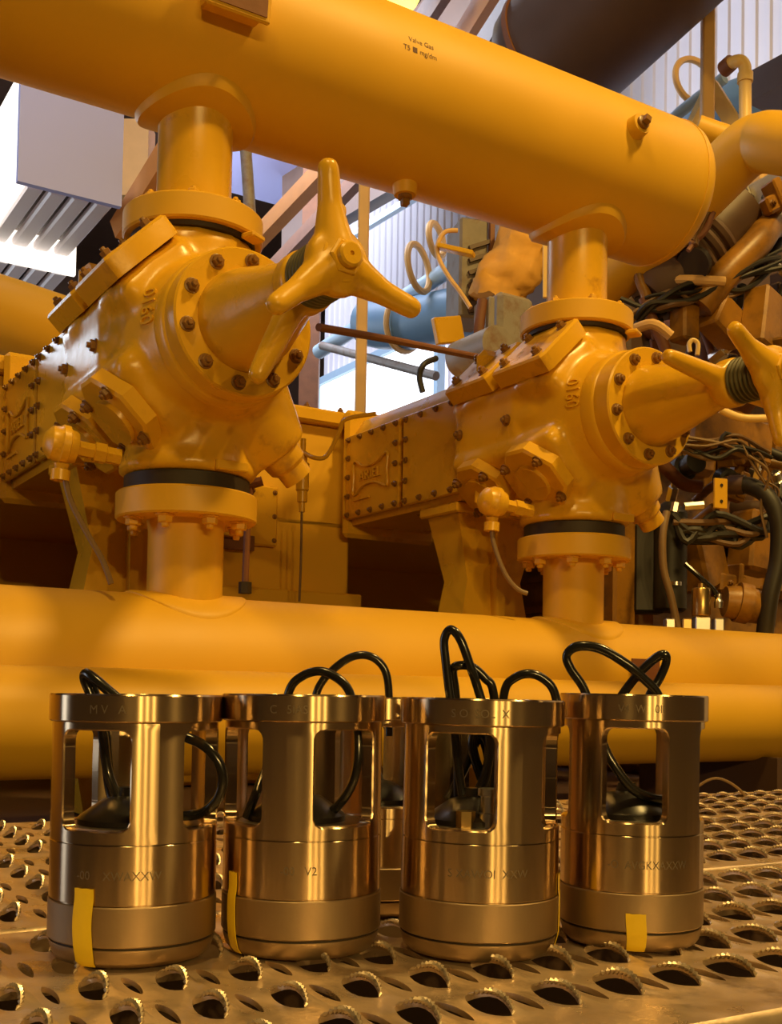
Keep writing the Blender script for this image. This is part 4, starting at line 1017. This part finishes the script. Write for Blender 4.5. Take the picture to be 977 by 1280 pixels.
# ================================================================== turbo and air ducts in the middle distance
cf = thing('finned_cooler', 'grey finned cooler block behind the rod, left of the right neck', 'cooler', at(585, 420, 4.9))
Mc = T(at(583, 345, 4.9)) @ RZ(UA-.3)
mb = MB(); mb.box(.13, .2, .44, Mc, .01); part('core', mb, M['fin'], cf, world=True)
for k in range(6):
    mb = MB(); mb.box(.10, .02, .018, Mc @ T((.02, -.108, .10-.055*k)) @ Matrix.Rotation(-.4, 4, 'Y')); part('fin', mb, M['bronze'], cf, world=True)
mb = MB(); mb.box(.02, .03, .46, Mc @ T((.075, -.11, 0))); part('edge_strip', mb, M['rust'], cf, world=True)
wr = MB()
random.seed(5)
from mathutils import noise
NH, NK = 22, 30
rows = []
for i in range(NH+1):
    zz = i/NH; row = []
    for k in range(NK):
        a = 2*pi*k/NK; q = Vector((cos(a)*1.3, sin(a)*1.3, zz*3.2))
        r = .118*(1+.24*noise.noise(q*.9)+.12*(1-abs(noise.noise(q*2.0))*2.5))*(1-.2*abs(zz-.45))
        row.append((r*cos(a), r*sin(a)*.8, zz*.36-.18+.03*noise.noise(q*1.7)))
    rows.append(row)
wr.add([p for r in rows for p in r], [(i*NK+k, i*NK+(k+1) % NK, i*NK+NK+(k+1) % NK, i*NK+NK+k) for i in range(NH) for k in range(NK)]+[tuple(reversed(range(NK))), tuple(range(NH*NK, (NH+1)*NK))], T(at(640, 335, 4.75)) @ Matrix.Rotation(.45, 4, 'Y'))
solo('wrapped_exhaust', wr, M['cloth'], 'lumpy yellow wrapped exhaust elbow left of the right neck', 'exhaust', angle=50)
mb = MB(); mb.box(.19, .2, .34, T(at(628, 425, 4.75)) @ RZ(UA), .02); mb.box(.03, .03, .36, T(at(612, 425, 4.6)) @ RZ(UA), .006)
solo('turbocharger', mb, M['greysteel'], 'rust-stained grey housing under the yellow wrapped exhaust elbow', 'housing')
mb = MB(); mb.box(.14, .03, .11, T(at(560, 413, 4.6)) @ RZ(UA) @ Matrix.Rotation(-.25, 4, 'Y'), .005)
solo('guard_plate', mb, M['cast'], 'bright yellow guard plate left of the grey cooler', 'plate')
mb = MB(); mb.tube([at(603, 375, 4.6), at(598, 420, 4.6), at(605, 445, 4.6)], .022, 12, smooth=4)
solo('bracket', mb, M['rust'], 'rusty upright bracket below the finned cooler', 'bracket')
mb = MB(); mb.bar(at(681, 372, 4.2), at(681, 300, 4.2), .016, .016)
solo('conduit', mb, M['pale'], 'thin pale strip standing in for a daylight gap left of the right upper neck', 'conduit')  # added strip, its pale colour imitating daylight seen through a gap
mb = MB(); mb.bar(at(548, 308, 4.7), at(592, 318, 4.65), .05, .02, .003)
solo('strap', mb, M['cast'], 'short yellow strap tied by the pale loop wire', 'strap')
mb = MB(); mb.tube([at(572, 288, 4.7), at(556, 290, 4.7), at(547, 305, 4.7), at(548, 322, 4.7), at(560, 345, 4.68), at(575, 365, 4.66), at(588, 385, 4.64)], .010, 10, smooth=6)
solo('loop_wire', mb, M['tan'], 'tan loop of cable hanging left of the finned cooler', 'cable')
mb = MB(); mb.lathe([(0, -.02), (.06, -.02), (.075, 0), (.075, .25)], axisM(at(575, 450, 4.5), vv), 24); mb.lathe([(0, -.04), (.035, -.04), (.045, -.02)], axisM(at(575, 450, 4.5), -vv), 18)
solo('motor', mb, M['greysteel'], 'small grey round motor above the emblem panel', 'motor')
mb = MB(); mb.tube([at(528, 490, 4.4), at(524, 470, 4.4), at(530, 455, 4.4), at(545, 448, 4.45)], .012, 10, smooth=5)
solo('hose', mb, M['hose'], 'short black hose loop beside the small grey motor', 'hose')
bd = thing('air_duct', 'pale blue round ducts on the far wall behind left handwheel arm', 'duct', at(500, 400, 7.5))
mb = MB(); mb.tube([at(462, 402, 7.8), at(510, 405, 7.5), at(640, 375, 6.9)], [.17, .17, .17], 24, smooth=2); part('trunk', mb, M['bluedeep'], bd, world=True)
mb = MB(); mb.torus(.18, .02, axisM(at(505, 405, 7.5), at(555, 395, 7.2)-at(470, 402, 7.6)), 28, 8); part('band', mb, M['tan'], bd, world=True)
for p0, p1, r, m_, lb in (((398, 440, 8.4), (580, 325, 7.0), .055, 'blue', 'upper pale blue pipe sloping across the far window'),
                          ((402, 432, 8.2), (545, 470, 7.2), .03, 'greysteel', 'thin grey rail across the bright far window')):
    mb = MB(); mb.tube([at(*p0), at(*p1)], r, 12, smooth=1); solo('rail_pipe', mb, M[m_], lb, 'pipe')
for px, py, rr in ((523, 335, .20), (545, 300, .14)):
    mb = MB(); mb.torus(rr*.75, .022, axisM(at(px, py, 7.1), (.9, -.5, .1)), 28, 8); solo('hoop', mb, M['tan'], 'tan ring guard on the far wall, %s' % ('larger lower one' if rr > .15 else 'smaller upper one'), 'hoop')
